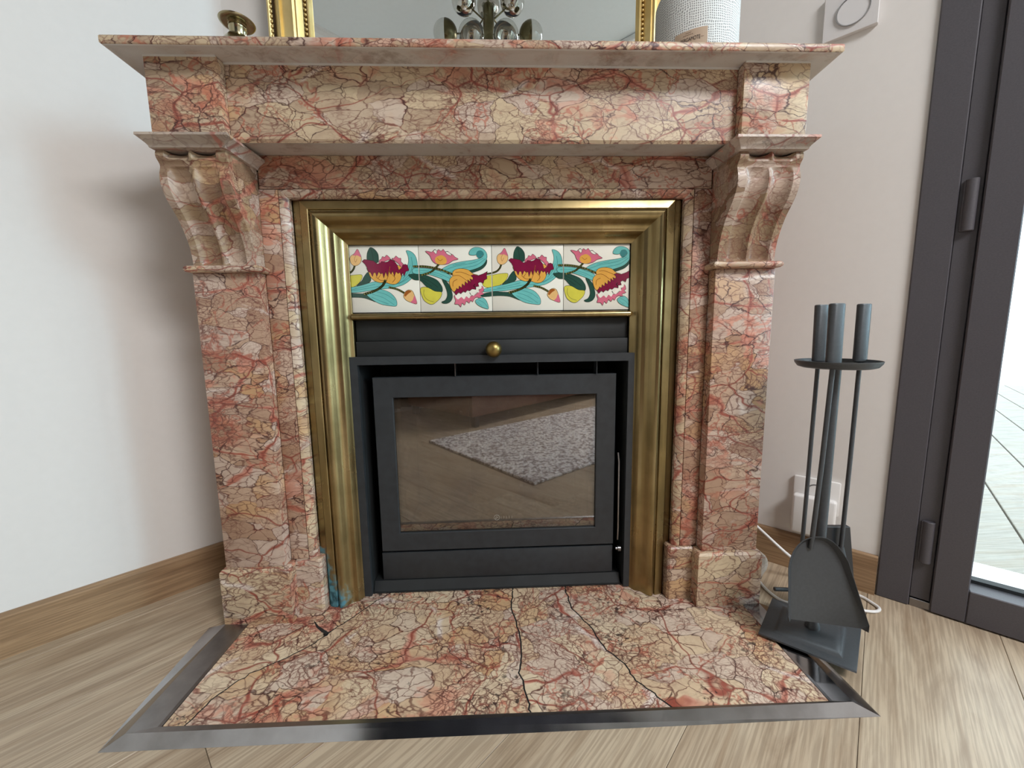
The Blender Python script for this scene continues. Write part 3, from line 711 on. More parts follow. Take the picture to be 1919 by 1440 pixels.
for L_ in ([(722, 262), (760, 262), (808, 295)], [(716, 330), (720, 300), (745, 285)], [(735, 240), (775, 240), (830, 262)]): line('brown', L_, 3, B2)
line('ink', [(858, 318), (850, 330), (862, 338), (862, 352)], 4, B2); line('ink', [(822, 372), (830, 385)], 4, B2)

def clip(P, x0, x1, y0, y1):
    def cut(P, ins, inter):
        o = []
        for i in range(len(P)):
            a, b = P[i-1], P[i]
            if ins(b):
                if not ins(a): o.append(inter(a, b))
                o.append(b)
            elif ins(a): o.append(inter(a, b))
        return o
    def ix(c): return lambda a, b: (c, a[1]+(b[1]-a[1])*(c-a[0])/(b[0]-a[0]))
    def iy(c): return lambda a, b: (a[0]+(b[0]-a[0])*(c-a[1])/(b[1]-a[1]), c)
    for ins, it in ((lambda p: p[0] >= x0, ix(x0)), (lambda p: p[0] <= x1, ix(x1)), (lambda p: p[1] >= y0, iy(y0)), (lambda p: p[1] <= y1, iy(y1))):
        if not P: return P
        P = cut(P, ins, it)
    return P
def smoothpoly(P, closed):
    n = len(P); out = []
    if n > 26: return list(P)            # the jagged petals stay sharp
    for i in range(n if closed else n-1):
        g_ = lambda j: P[j % n] if closed else P[max(0, min(n-1, j))]
        p0, p1, p2, p3 = g_(i-1), g_(i), g_(i+1), g_(i+2)
        for k in range(4):
            t = k/4
            out.append(tuple(.5*(2*p1[a]+(p2[a]-p0[a])*t+(2*p0[a]-5*p1[a]+4*p2[a]-p3[a])*t*t+(3*p1[a]-p0[a]-3*p2[a]+p3[a])*t**3) for a in (0, 1)))
    if not closed: out.append(P[-1])
    return out
def uvx(u): return (u-969.5)/466.0*.152
def uvz(v): return .7757-(v-65)/430.0*.1368
tiles_u = [(53, 502), (504.5, 967), (969.8, 1431), (1434, 1866)]
def addpoly(bm, P, lay, mi, clipb):
    P = clip(P, *clipb)
    if len(P) < 3: return
    Q = [Vector((uvx(x), -.00015-lay*.000012, uvz(y))) for x, y in P]
    try: T = tessellate_polygon([Q])
    except Exception: return
    vs = [bm.verts.new(q) for q in Q]
    for t in T:
        if len(set(t)) == 3:
            try: f = bm.faces.new([vs[i] for i in t]); f.material_index = mi
            except ValueError: pass
for ti, (ua, ub) in enumerate(tiles_u):
    t = box('tile', uvx(ua), uvx(ub), .0, .0085, uvz(494), uvz(66), TILE, tp, .0006)
    bm = bmesh.new(); lay = 0; cb = (ua+2, ub-2, 69, 491)
    for kind, c, P, wd in SH:
        lay += 1
        for org in (38-930, 38, 968):
            if kind == 'p': Q = smoothpoly([(x+org, y) for x, y in P], True)
            else: Q = smoothpoly([(x+org, y) for x, y in P], False)
            if max(q[0] for q in Q) < ua or min(q[0] for q in Q) > ub: continue
            if kind == 'p': addpoly(bm, Q, lay, AK.index(c), cb)
            if kind == 'l' or wd:
                loop = Q+[Q[0]] if kind == 'p' else Q
                cols = [('ink', wd, 0)] if kind == 'p' else ([('ink', wd+4, 0), (c, wd, 1)] if wd > 6 else [(c, wd, 0)])
                for cc, ww, dl in cols:
                    for i in range(len(loop)-1):
                        (x0, y0), (x1, y1) = loop[i], loop[i+1]; L_ = math.hypot(x1-x0, y1-y0)
                        if L_ < .01: continue
                        nx_, ny_ = -(y1-y0)/L_*ww/2, (x1-x0)/L_*ww/2; ex, ey = (x1-x0)/L_*ww*.3, (y1-y0)/L_*ww*.3
                        addpoly(bm, [(x0+nx_-ex, y0+ny_-ey), (x1+nx_+ex, y1+ny_+ey), (x1-nx_+ex, y1-ny_+ey), (x0-nx_-ex, y0-ny_-ey)], lay+.5+dl*.3, AK.index(cc), cb)
    fl = obj('painted_flowers', bm, AM, t)

# ------------------------------------------------------------------ stove insert
st = empty('wood_stove', (0, .0, 0), 'black cast iron wood stove insert with a large glass door', 'stove')
box('upper_plate', -.2915, .2925, .006, .010, .5790, .6225, IRON_D, st, .0006)
box('lower_plate', -.2915, .2925, .000, .006, .5400, .5786, IRON_D, st, .0008)
bm = bmesh.new(); sphere(bm, (.0004, -.0165, .5585), .0172, 28, 18)
lathe(bm, [(.006, 0), (.006, .012)], (.0004, .0, .5585), 12)
bmesh.ops.delete(bm, geom=[v for v in bm.verts if v.co.y > -.0015 and abs(v.co.z-.5585) < .02 and False], context='VERTS')
kn = obj('damper_knob', bm, brass_mat('knob_brass', c1=(170, 150, 96), c2=(140, 118, 70), rough=.3), st, smooth=1.); kn['label'] = 'round brass damper knob'
# outer frame: folded steel surround
FX0, FX1, FXi0, FXi1 = -.3036, .3101, -.2876, .2908
FT, FTi = .5466, .5295
YF0, YF1 = -.0120, .075
prism('surround_frame', [(FX0, YF0, .002), (FX0, YF0, FT), (FX1, YF0, FT), (FX1, YF0, .002), (FXi1, YF0, .002), (FXi1, YF0, FTi), (FXi0, YF0, FTi), (FXi0, YF0, .002)], (0, .0105, 0), IRON, st)
for nm, b in (('side_liner', (FXi0-.0015, FXi0, -.0010, YF1, .002, FTi)), ('side_liner', (FXi1, FXi1+.0015, -.0010, YF1, .002, FTi)), ('top_liner', (FXi0, FXi1, -.0010, YF1, FTi, FTi+.0015))):
    box(nm, *b, IRON_D, st, 0)
box('back_plate', -.30, .30, YF1, YF1+.003, .0, .56, IRON_D, st, 0) if False else None
# firebox body with open front
DX0, DX1, DT, DB = -.2649, .2712, .5000, .0975
GX0, GX1, GT, GB = -.2226, .2275, .4550, .1405
YD = .008
bm = bmesh.new()
for b in ((-.258, .262, .034, .0345+.003, .453, .492), (-.258, -.224, .034, .22, .10, .492), (.229, .262, .034, .22, .10, .492), (-.258, .262, .034, .22, .488, .492), (-.258, .262, .034, .22, .095, .125), (-.258, .262, .217, .22, .10, .49)):
    bx(bm, *b)
obj('firebox', bm, IRON_D, st)
box('brick_panel', -.2235, -.2150, .040, .214, .1255, .487, VERM, st, .001)
box('brick_panel', .2180, .2285, .040, .214, .1255, .487, VERM, st, .001)
for x0, x1 in ((-.214, -.072), (-.0705, .0735), (.075, .217)):
    box('brick_panel', x0, x1, .205, .214, .1255, .470, VERM, st, .001)
box('baffle_plate', -.214, .217, .060, .200, .435, .443, VERM, st, .001)
bm = bmesh.new(); n = 40; random.seed(5)
rows = []
for j in range(22):
    rows.append([(-.213+.428*i/n, .042+.160*j/21, .1265+.012*math.sin(i*.7+j*.5)*math.sin(j*.4)**2+.006*random.random()+.010*math.exp(-((i-20)/10)**2)) for i in range(n+1)])
grid(bm, rows); o = obj('ash_bed', bm, ASH, st, smooth=1.); o['kind'] = 'stuff'
dr = prism('door_frame', [(DX0, YD, DB), (DX1, YD, DB), (DX1, YD, DT), (DX0, YD, DT), (DX0, YD, DB+.00001), (GX0, YD, GB+.00001), (GX0, YD, GT), (GX1, YD, GT), (GX1, YD, GB), (GX0, YD, GB)], (0, .022, 0), IRON, st) if False else None
bm = bmesh.new()
ro = [(DX0, DB), (DX1, DB), (DX1, DT), (DX0, DT)]; ri = [(GX0, GB), (GX1, GB), (GX1, GT), (GX0, GT)]
def ring(pts, y, ins=0.):
    cx = sum(p[0] for p in pts)/4; cz = sum(p[1] for p in pts)/4
    return [(x+(ins if x < cx else -ins), y, z+(ins if z < cz else -ins)) for x, z in pts]
rows = [ring(ro, .032), ring(ro, YD+.0012), ring(ro, YD, .0012), ring(ri, YD, -.0010), ring(ri, YD+.0012), ring(ri, .0165), ring(ri, .032), ring(ro, .032)]
grid(bm, rows, True); dr = obj('stove_door', bm, IRON, st)
# door glass: clear, sooty towards the edges and dusty with ash
GG = NT('sooty_stove_glass')
tr = GG.n('BsdfTransparent'); tr.inputs[0].default_value = (.80, .74, .68, 1)
gl = GG.n('BsdfGlossy', i_Roughness=.015); 
df = GG.n('BsdfDiffuse'); m1 = GG.n('MixShader'); m2 = GG.n('MixShader')
P = GG.n('TexCoord').outputs['Object']; sp = GG.n('SeparateXYZ'); GG.l(P, sp.inputs[0])
tn = GG.n('TexNoise', i_Scale=9.0, i_Detail=8.0); GG.l(P, tn.inputs['Vector'])
tn2 = GG.n('TexNoise', i_Scale=80.0, i_Detail=8.0, i_Roughness=.7); GG.l(P, tn2.inputs['Vector'])
ex = GG.math('ABSOLUTE', GG.math('SUBTRACT', sp.outputs[0], .0025)); ez = GG.math('ABSOLUTE', GG.math('SUBTRACT', sp.outputs[2], .2975))
edge_ = GG.math('MAXIMUM', GG.smooth(GG.math('ADD', ex, GG.math('MULTIPLY', tn.outputs[0], .03)), .215, .245), GG.smooth(GG.math('ADD', ez, GG.math('MULTIPLY', tn.outputs[0], .05)), .145, .182))
haze = GG.math('MULTIPLY_ADD', GG.smooth(tn.outputs[0], .35, .7), .22, .20)
haze = GG.math('ADD', haze, GG.math('MULTIPLY', GG.smooth(tn2.outputs[0], .56, .66), .30))
haze = GG.math('ADD', haze, GG.math('MULTIPLY', edge_, .45), clamp=True)
hc = GG.mix(edge_, GG.mix(GG.smooth(tn.outputs[0], .4, .6), srgb(122, 108, 92), srgb(96, 84, 76)), srgb(44, 34, 24))
GG.l(hc, df.inputs[0])
GG.l(haze, m1.inputs[0]); GG.l(tr.outputs[0], m1.inputs[1]); GG.l(df.outputs[0], m1.inputs[2])
GG.l(GG.schlick(.20), m2.inputs[0]); GG.l(m1.outputs[0], m2.inputs[1]); GG.l(gl.outputs[0], m2.inputs[2]); GG.l(m2.outputs[0], GG.out.inputs[0])
gp = box('door_glass', GX0-.001, GX1+.001, .0140, .0175, GB-.001, GT+.001, GG.m, st, 0)
bm = bmesh.new(); c0 = Vector((-.0005, .0137, .1690))
pts = [c0+Vector((.0062*math.cos(2*math.pi*k/28), 0, .0062*math.sin(2*math.pi*k/28))) for k in range(29)]
for i in range(28): tube(bm, [pts[i], pts[i+1]], .00035, 5)
tube(bm, [c0+Vector((-.003, 0, -.0035)), c0+Vector((-.001, 0, .003)), c0+Vector((.003, 0, .0005)), c0+Vector((-.002, 0, -.003))], .00035, 5)
for i in range(5):   # worn etched lettering beside the ring, too faint to read
    x = .010+i*.0062; tube(bm, [c0+Vector((x, 0, -.003)), c0+Vector((x, 0, .003))], .00022, 4)
o = obj('etched_mark', bm, simple('etched_glass', srgb(176, 170, 160), .8), gp)
box('ash_drawer', -.2663, .2705, YD+.002, .060, .0265, .0925, IRON, st, .0012)
prism('base_plate', [(-.29, -.0030, .002), (.2895, -.0030, .002), (.2895, .04, .002), (-.29, .04, .002)], (0, 0, .003), IRON_D, st)
prism('base_ramp', [(-.286, -.0010, .005), (-.286, .0085, .0255), (-.286, .05, .0255), (-.286, .05, .005)], (.572, 0, 0), IRON_D, st)
for x in (-.085, .095, .225): box('air_fin', x, x+.0016, .002, .030, .5012, .5285, STEEL_B if x < 0 else IRON, st, 0)
bm = bmesh.new(); tube(bm, [(.2775, .004, .320), (.2785, .0, .300), (.2795, .0, .140), (.2795, .002, .112)], .0022, 8)
hd = obj('door_handle', bm, STEEL_B, st, smooth=1.); hd['label'] = 'thin steel door handle'
bm = bmesh.new()
for k, x in enumerate((.2790, .2812, .2834)):
    rows = [[(xx, -.001+.0068*math.cos(2*math.pi*i/20), .0915+.0068*math.sin(2*math.pi*i/20)) for i in range(20)] for xx in (x, x+.0014)]
    grid(bm, rows, True, True)
tube(bm, [(.274, -.001, .0915), (.2860, -.001, .0915)], .0035, 10)
obj('latch_knob', bm, STEEL_B, st, smooth=.7)
# black box added behind the stove to block light leaks
bm = bmesh.new()
for b in ((-.34, -.325, .02, .30, -.01, .68), (.325, .34, .02, .30, -.01, .68), (-.34, .34, .28, .30, -.01, .68), (-.34, .34, .016, .30, .655, .68), (-.34, .34, .003, .30, -.02, -.001)): bx(bm, *b)
obj('backing_box', bm, IRON_D, st)

# ------------------------------------------------------------------ things on the mantel
SZ = 1.0507
mir = empty('gilt_mirror', (-.025, .17, SZ), 'large gold framed mirror with beaded edges standing on the mantel shelf', 'mirror')
MX0, MX1, GXa, GXb = -.4915, .4430, -.3925, .3425; MZ0, MZ1 = SZ, SZ+1.30; YM = .152
fp = [(0, .185), (0, .150), (.003, .1420), (.0075, .1400), (.012, .1440), (.0150, .1480), (.0200, .1440), (.0300, .1350), (.0330, .1345), (.0345, .1385), (.0480, .1330), (.0580, .1290), (.0640, .1285), (.0680, .1320), (.0720, .1300), (.0760, .1330), (.0830, .1450), (.0860, .1470), (.0900, .1420), (.0940, .1430), (.0965, .1500), (.0990, .153), (.0990, .185)]
def mfr(name, a, b): mould(name, a, b, GILT, mir, fp, .5)
mfr('frame_side', lambda d, y: (MX0+d, y, MZ0+d), lambda d, y: (MX0+d, y, MZ1-d))
mfr('frame_side', lambda d, y: (MX1-d, y, MZ0+d), lambda d, y: (MX1-d, y, MZ1-d))
mfr('frame_rail', lambda d, y: (MX0+d, y, MZ0+d), lambda d, y: (MX1-d, y, MZ0+d))
mfr('frame_rail', lambda d, y: (MX0+d, y, MZ1-d), lambda d, y: (MX1-d, y, MZ1-d))
for d, y, r in ((.0118, .1425, .0036), (.0862, .1435, .0034)):
    bm = bmesh.new()
    L = [(MX0+d, MZ0+d), (MX0+d, MZ1-d), (MX1-d, MZ1-d), (MX1-d, MZ0+d), (MX0+d, MZ0+d)]
    for i in range(4):
        (x0, z0), (x1, z1) = L[i], L[i+1]; ln = math.hypot(x1-x0, z1-z0); n = int(ln/.0098)
        for k in range(n):
            t = k/n; bmesh.ops.create_icosphere(bm, subdivisions=1, radius=r, matrix=Matrix.Translation((x0+(x1-x0)*t, y, z0+(z1-z0)*t)) @ Matrix.Diagonal((1, 1, 1.25 if i % 2 == 0 else 1, 1)))
    o = obj('beading', bm, GILT, mir, smooth=1.2); o['kind'] = 'stuff'
    for dd in (-.0045, .0045):
        mould('beading_groove', lambda e, yy: (MX0+d+dd+e, yy, MZ0+.01), lambda e, yy: (MX0+d+dd+e, yy, MZ1-.01), GILT_D, mir, [(-.0005, .142), (.0005, .142), (.0005, .153), (-.0005, .153)], None)
MM = NT('mirror_silver'); MM.b.inputs['Metallic'].default_value = 1; MM.b.inputs['Roughness'].default_value = .0; MM.b.inputs['Base Color'].default_value = (.92, .97, .98, 1)
box('mirror_glass', GXa-.004, GXb+.004, .1535, .1575, MZ0+.09, MZ1-.09, MM.m, mir, 0)
box('mirror_back', MX0+.01, MX1-.01, .176, .184, MZ0+.01, MZ1-.01, GILT_D, mir, 0)

# brass candlestick
cs = empty('brass_candlestick', (-.4145, -.105, SZ), 'small brass candlestick with a wide drip plate left of the mirror', 'candlestick')
c0 = (-.4170, -.105, SZ)
bm = bmesh.new(); lathe(bm, [(0, 0), (.040, 0), (.0405, .003), (.036, .012), (.027, .026), (.020, .036), (.0165, .0405), (.0130, .0415), (0, .0415)], c0, 40)
obj('base', bm, CAND, cs, smooth=.8)
bm = bmesh.new(); lathe(bm, [(.0128, .0405), (.0128, .0530), (.0136, .0538), (.0136, .0552), (.0126, .0560), (.0126, .059), (.0140, .060)], c0, 32)
obj('neck', bm, CAND, cs, smooth=.8)
bm = bmesh.new(); lathe(bm, [(.0100, .0595), (.0155, .0598), (.0200, .0590), (.0240, .0604), (.0262, .0628), (.0268, .0640), (.0262, .0644), (.0230, .0625), (.0150, .0612), (.0100, .062), (.0098, .0500)], c0, 48)
obj('drip_plate', bm, CAND, cs, smooth=.8)

# big scented candle in a white woven cover
ca = empty('scented_candle', (.4300, .030, SZ), 'large cylindrical candle wrapped in white gauze right of the mirror', 'candle')
CR, CC = .0795, Vector((.4290, .030, SZ))
WN = NT('white_gauze'); 
P = WN.n('TexCoord').outputs['Object']; s_ = WN.n('SeparateXYZ'); WN.l(P, s_.inputs[0])
nz = WN.n('TexNoise', i_Scale=28.0, i_Detail=3.0); WN.l(P, nz.inputs['Vector'])
ang = WN.math('ARCTAN2', WN.math('SUBTRACT', s_.outputs[1], .030), WN.math('SUBTRACT', s_.outputs[0], .429))
a1 = WN.math('ABSOLUTE', WN.math('SINE', WN.math('ADD', WN.math('MULTIPLY', ang, 62.0), WN.math('MULTIPLY', nz.outputs[0], 9.0))))
a2 = WN.math('ABSOLUTE', WN.math('SINE', WN.math('ADD', WN.math('MULTIPLY', s_.outputs[2], 720.0), WN.math('MULTIPLY', nz.outputs[0], 12.0))))
hole = WN.math('MULTIPLY', WN.smooth(a1, .45, .75), WN.smooth(a2, .40, .70))
WN.l(WN.mix(hole, srgb(236, 238, 236), srgb(158, 160, 158)), WN.b.inputs['Base Color']); WN.b.inputs['Roughness'].default_value = .8
WN.bump(WN.math('SUBTRACT', 1.0, hole), .5, .0012)
bm = bmesh.new(); lathe(bm, [(0, 0), (CR-.002, 0), (CR, .002), (CR+.0004, .012), (CR, .20), (CR-.002, .205), (CR-.008, .205), (CR-.009, .190), (0, .190)], CC, 64)
obj('gauze_cover', bm, WN.m, ca, smooth=.7)
bm = bmesh.new(); lathe(bm, [(0, .190), (CR-.010, .190), (CR-.010, .1945), (0, .194)], CC, 48); obj('wax', bm, simple('cream_wax', srgb(240, 232, 214), .4), ca, smooth=.7)
bm = bmesh.new(); tube(bm, [CC+Vector((0, 0, .194)), CC+Vector((.001, 0, .206))], .001, 6); obj('wick', bm, IRON_D, ca)
def cyl(a, z, r=CR+.0009): return Vector((CC.x+r*math.cos(a), CC.y+r*math.sin(a), z))
A0, A1 = math.radians(-142.5), math.radians(-100.5)
bm = bmesh.new(); rows = [[cyl(A0+(A1-A0)*k/14, z) for k in range(15)] for z in (SZ+.030, SZ+.1090)]
grid(bm, rows); rows = [[cyl(A0+(A1-A0)*k/14, z, CR+.0003) for k in range(15)] for z in (SZ+.030, SZ+.1090)]; grid(bm, rows)
tg = obj('paper_label', bm, simple('kraft_paper', srgb(190, 168, 146), .8), ca)
def bent_text(txt, size, zc, amid, mat, parent, name):
    cu = bpy.data.curves.new('lettering', 'FONT'); cu.body = txt; cu.size = size; cu.align_x = 'CENTER'; cu.extrude = 0
    ob = bpy.data.objects.new('lettering', cu); COL.objects.link(ob)
    dg = bpy.context.evaluated_depsgraph_get(); me = bpy.data.meshes.new_from_object(ob.evaluated_get(dg))
    bpy.data.objects.remove(ob, do_unlink=True)
    for v in me.vertices:
        a = amid+v.co.x*.62/CR; v.co = cyl(a, zc+v.co.y, CR+.0013)
    me.materials.clear(); me.materials.append(mat)
    o = bpy.data.objects.new(name, me); COL.objects.link(o); o.parent = parent
    o.location = (0, 0, 0) if parent.parent else -parent.location
    return o
INK = simple('black_print', srgb(34, 28, 26), .7)
AMID = math.radians(-122)
bent_text('BERGAMOTE', .0098, SZ+.0895, AMID, INK, tg, 'lettering')
bm = bmesh.new()
for z, a0, a1 in ((SZ+.1040, -6, 1.5), (SZ+.1005, -9, 4), (SZ+.0920, 13, 17)):
    for k in range(6):
        b0 = AMID+math.radians(a0+(a1-a0)*k/6); b1 = b0+math.radians((a1-a0)/6*.7)
        f = bm.faces.new([bm.verts.new(cyl(b0, z, CR+.0013)), bm.verts.new(cyl(b1, z, CR+.0013)), bm.verts.new(cyl(b1, z+.0009, CR+.0013)), bm.verts.new(cyl(b0, z+.0009, CR+.0013))])
obj('small_print', bm, simple('brown_print', srgb(110, 84, 66), .7), tg)

# ------------------------------------------------------------------ wall fittings on the right wall
th = empty('thermostat', uv(.512, V1, 1.25), 'white square wall plate with a round dial above the mantel on the right wall', 'thermostat')
boxuv('back_plate', .4665, .5570, V1-.010, V1, 1.2075, 1.298, simple('plate_plastic', srgb(216, 213, 212), .4), th, .001)
bm = bmesh.new(); rows = []
for k in range(41):
    a = 2*math.pi*k/40; rows.append([uv(.5157+(.0270+r)*math.cos(a), V1-.010-h, 1.2502+(.0270+r)*math.sin(a)) for r, h in ((0, 0), (0, .003), (.0014, .003), (.0014, 0))])
grid(bm, rows); obj('dial_ring', bm, simple('dial_grey', srgb(150, 150, 150), .3), th)
bm = bmesh.new(); bm.faces.new([bm.verts.new(uv(.5157+.0262*math.cos(2*math.pi*k/36), V1-.0112, 1.2502+.0262*math.sin(2*math.pi*k/36))) for k in range(36)])
obj('dial_face', bm, simple('dial_white', srgb(222, 220, 220), .3), th)

so = empty('wall_socket', uv(.524, V1, .16), 'white double wall socket low on the wall behind the fire tools', 'socket')
boxuv('cover_plate', .4790, .5690, V1-.009, V1, .150, .2330, WHITE, so, .003, 2)
boxuv('adaptor', .4810, .5660, V1-.030, V1-.0092, .0945, .1920, WHITE, so, .006, 3)
bm = bmesh.new()
for k in range(1):
    rows = [[uv(.524+r*math.cos(2*math.pi*i/24), V1-h, .2010+r*math.sin(2*math.pi*i/24)) for i in range(24)] for r, h in ((.019, .0092), (.0185, .0094), (.016, .0094))]
    grid(bm, rows, True)
obj('socket_rim', bm, simple('socket_grey', srgb(120, 118, 118), .5), so)  # grey ring around the socket hole
# white cable
cab = [(.63, .12, .10), (.640, .08, .112), (.6495, .05, .1022), (.6821, .0, .0664), (.728, -.006, .030), (.775, -.030, -.004), (.8145, -.0585, -.0085), (.8215, -.0806, -.0085), (.8206, -.103, -.0085), (.8023, -.1119, -.0085), (.775, -.1050, -.0085), (.735, -.083, -.0085), (.690, -.077, -.0085), (.655, -.0765, -.0085), (.6335, -.0700, -.0085), (.6242, -.0416, -.0085), (.6257, -.0022, -.0085), (.640, .05, -.0085), (.63, .12, -.0085)]
bm = bmesh.new(); tube(bm, spline(cab, 8), .0032, 10)
tag(obj('power_cable', bm, WHITE, None, smooth=1.), 'white power cable looping out from behind the mantelpiece onto the floor', 'cable')

# ------------------------------------------------------------------ fire tools
ft = empty('fire_tool_stand', (.608, -.176, -.008), 'dark grey companion stand with square base tilted over the hearth border', 'fire tool stand')
Lc, Bc, Rc, Tc = Vector((.5040, -.1755, .0045)), Vector((.6100, -.2740, .0075)), Vector((.7105, -.1760, .0045)), Vector((.6000, -.0788, .0045))
def bil(a, b): return Lc*(1-a)*(1-b)+Bc*a*(1-b)+Rc*a*b+Tc*(1-a)*b
def q4(i, z): return [bil(i, i)+Vector((0, 0, z)), bil(1-i, i)+Vector((0, 0, z)), bil(1-i, 1-i)+Vector((0, 0, z)), bil(i, 1-i)+Vector((0, 0, z))]
bm = bmesh.new(); V = grid(bm, [q4(0, 0), q4(0, .0035), q4(.012, .0042), q4(.13, .0042), q4(.16, .0065), q4(.19, .0095), q4(.24, .0105)], True)
bm.faces.new(V[0]); bm.faces.new(V[-1]); obj('base_plate', bm, TOOL, ft, smooth=.5)
bm = bmesh.new(); lathe(bm, [(0, .014), (.0125, .014), (.0120, .020), (.0095, .028), (.0088, .030), (.0085, .523), (0, .523)], (.6115, -.1750, 0), 24); obj('pole', bm, TOOL, ft, smooth=.6)
bm = bmesh.new(); lathe(bm, [(0, .5225), (.050, .5225), (.0575, .5250), (.0620, .5310), (.0632, .5355), (.0620, .5358), (.0600, .5320), (.0560, .5278), (.050, .5258), (0, .5258)], (.6150, -.1720, 0), 40); obj('tool_rest', bm, TOOL, ft, smooth=.6)
def handle(parent, x, y, z0, z1, tx=0., w2=.0118, d2=.0062, rot=0.):
    bm = bmesh.new(); rows = []; n = 20
    for z, k in ((z0, .7), (z0+.002, 1), (z1-.0015, 1), (z1, .85)):
        rr = []
        for i in range(n):
            a = 2*math.pi*i/n; ex_ = w2*k*math.copysign(abs(math.cos(a))**.7, math.cos(a)); ey_ = d2*k*math.copysign(abs(math.sin(a))**.7, math.sin(a))
            rr.append((x+tx*(z-z0)/(z1-z0)+ex_*math.cos(rot)-ey_*math.sin(rot), y+ex_*math.sin(rot)+ey_*math.cos(rot), z))
        rows.append(rr)
    grid(bm, rows, True, True); return obj('handle', bm, TOOL, parent, smooth=.6)
# poker (left), shovel (front), brush (right)
pk = empty('fire_poker', (.6155, -.130, .05), 'thin fire poker hanging leftmost on the tool stand', 'fire poker', None)
handle(pk, .6160, -.130, .530, .6365, -.003)
bm = bmesh.new(); tube(bm, [(.6155, -.130, .532), (.6150, -.130, .30), (.6140, -.130, .075)], .0036, 10); obj('rod', bm, TOOL, pk, smooth=1.)
bm = bmesh.new(); tube(bm, [(.6140, -.130, .078), (.6120, -.130, .066), (.600, -.130, .063), (.5640, -.130, .0660)], .0040, 8); obj('hook', bm, TOOL, pk, smooth=1.)
sh = empty('fire_shovel', (.580, -.205, .06), 'dark grey fire shovel with a rounded blade hanging in front', 'fire shovel', None)
handle(sh, .5800, -.205, .524, .6340, -.0025, .0128)
bm = bmesh.new(); tube(bm, [(.5795, -.205, .527), (.5755, -.205, .36), (.5710, -.204, .222), (.5705, -.2025, .196)], .0040, 12); obj('rod', bm, TOOL, sh, smooth=1.)
O0 = Vector((.585, -.205, .2)); nn = Vector((.30, 1, -.18)).normalized()
ol = [(.5301, -.2130, .0640), (.5281, -.2105, .0748), (.5300, -.2035, .1180), (.5321, -.1963, .1603), (.5355, -.1945, .1760), (.5409, -.1936, .1899), (.5480, -.1938, .2020), (.5567, -.1946, .2108), (.5655, -.1964, .2165), (.5741, -.1982, .2194), (.5840, -.2010, .2203), (.5933, -.2040, .2190), (.6015, -.2072, .2145), (.6085, -.2107, .2075), (.6160, -.2150, .1960), (.6228, -.2197, .1816), (.6345, -.2320, .1300), (.6465, -.2454, .0779), (.6451, -.2472, .0659)]
ol = [Vector(p) for p in ol]; cen = sum(ol, Vector())/len(ol)
def ins(p, k, d):
    q = p+(cen-p).normalized()*k
    if p in (ol[0], ol[-1]): q = p+(Vector((cen.x, cen.y, p.z))-p).normalized()*k*.9
    return q+nn*d
bm = bmesh.new()
R0 = [p-nn*.010 for p in ol]; R0[0] = ol[0]-nn*.001; R0[-1] = ol[-1]-nn*.001
R1 = [ins(p, .0010, -.010) for p in ol]; R2_ = [ins(p, .0085, .0) for p in ol]; R2_[0] = ins(ol[0], .0085, 0); 
R1[0] = ins(ol[0], .001, -.001); R1[-1] = ins(ol[-1], .001, -.001)
R3 = [ins(p, .0080, .0014) for p in ol]; R4 = [p+nn*(-.0092) for p in ol]
V = grid(bm, [R3, R4, R0, R1, R2_])
f = bm.faces.new(V[-1]); f2 = bm.faces.new(V[0])
bmesh.ops.triangulate(bm, faces=[f, f2])
obj('blade', bm, TOOL, sh, smooth=.7)
br = empty('hearth_brush', (.668, -.158, .06), 'fire brush with a flat dark head hanging rightmost on the tool stand', 'brush', None)
handle(br, .6685, -.160, .5305, .6355, -.0015)
bm = bmesh.new(); tube(bm, [(.6690, -.160, .533), (.6690, -.160, .35), (.6685, -.1595, .165)], .0037, 10); tube(bm, [(.6685, -.1595, .172), (.6690, -.158, .160), (.6710, -.156, .150)], .005, 10, radii=[.0045, .008, .010]); obj('rod', bm, TOOL, br, smooth=1.)
prism('brush_head', [(.6441, -.150, .2077), (.6928, -.150, .2060), (.7135, -.150, .0830), (.6441, -.150, .0760)], (0, .010, 0), simple('black_enamel', srgb(34, 36, 40), .4), br, .001)
bm = bmesh.new(); random.seed(9)
for i in range(120):
    x = .648+random.random()*.060; y = -.149+random.random()*.009
    tube(bm, [(x, y, .085), (x+random.uniform(-.002, .002), y-.002, .045+random.random()*.004)], .0009, 4)
o = obj('bristles', bm, IRON_D, br); o['kind'] = 'stuff'

# ------------------------------------------------------------------ behind the camera: things seen in reflections, plus an added lamp, drape and sofa
ch = empty('globe_chandelier', (-.004, -1.2, 2.2), 'brass chandelier with half silvered glass globes reflected in the mirror', 'chandelier')
CB = brass_mat('antique_brass', c1=(120, 112, 84), c2=(92, 84, 60), rough=.22)
CHR = simple('chrome_cap', srgb(190, 186, 178), .06, 1.)
cx, cy = -.004, -1.2
bm = bmesh.new(); lathe(bm, [(0, 2.06), (.028, 2.06), (.0305, 2.065), (.0305, 2.315), (.027, 2.325), (.006, 2.328), (.005, 2.57), (.05, 2.575), (.055, 2.598), (0, 2.598)], (cx, cy, 0), 32); obj('stem', bm, CB, ch, smooth=.6)
GLB = NT('globe_glass'); t_ = GLB.n('BsdfTransparent'); g_ = GLB.n('BsdfGlossy', i_Roughness=.0); x_ = GLB.n('MixShader')
t_.inputs[0].default_value = (.90, .90, .88, 1); GLB.l(GLB.schlick(.08), x_.inputs[0]); GLB.l(t_.outputs[0], x_.inputs[1]); GLB.l(g_.outputs[0], x_.inputs[2]); GLB.l(x_.outputs[0], GLB.out.inputs[0])
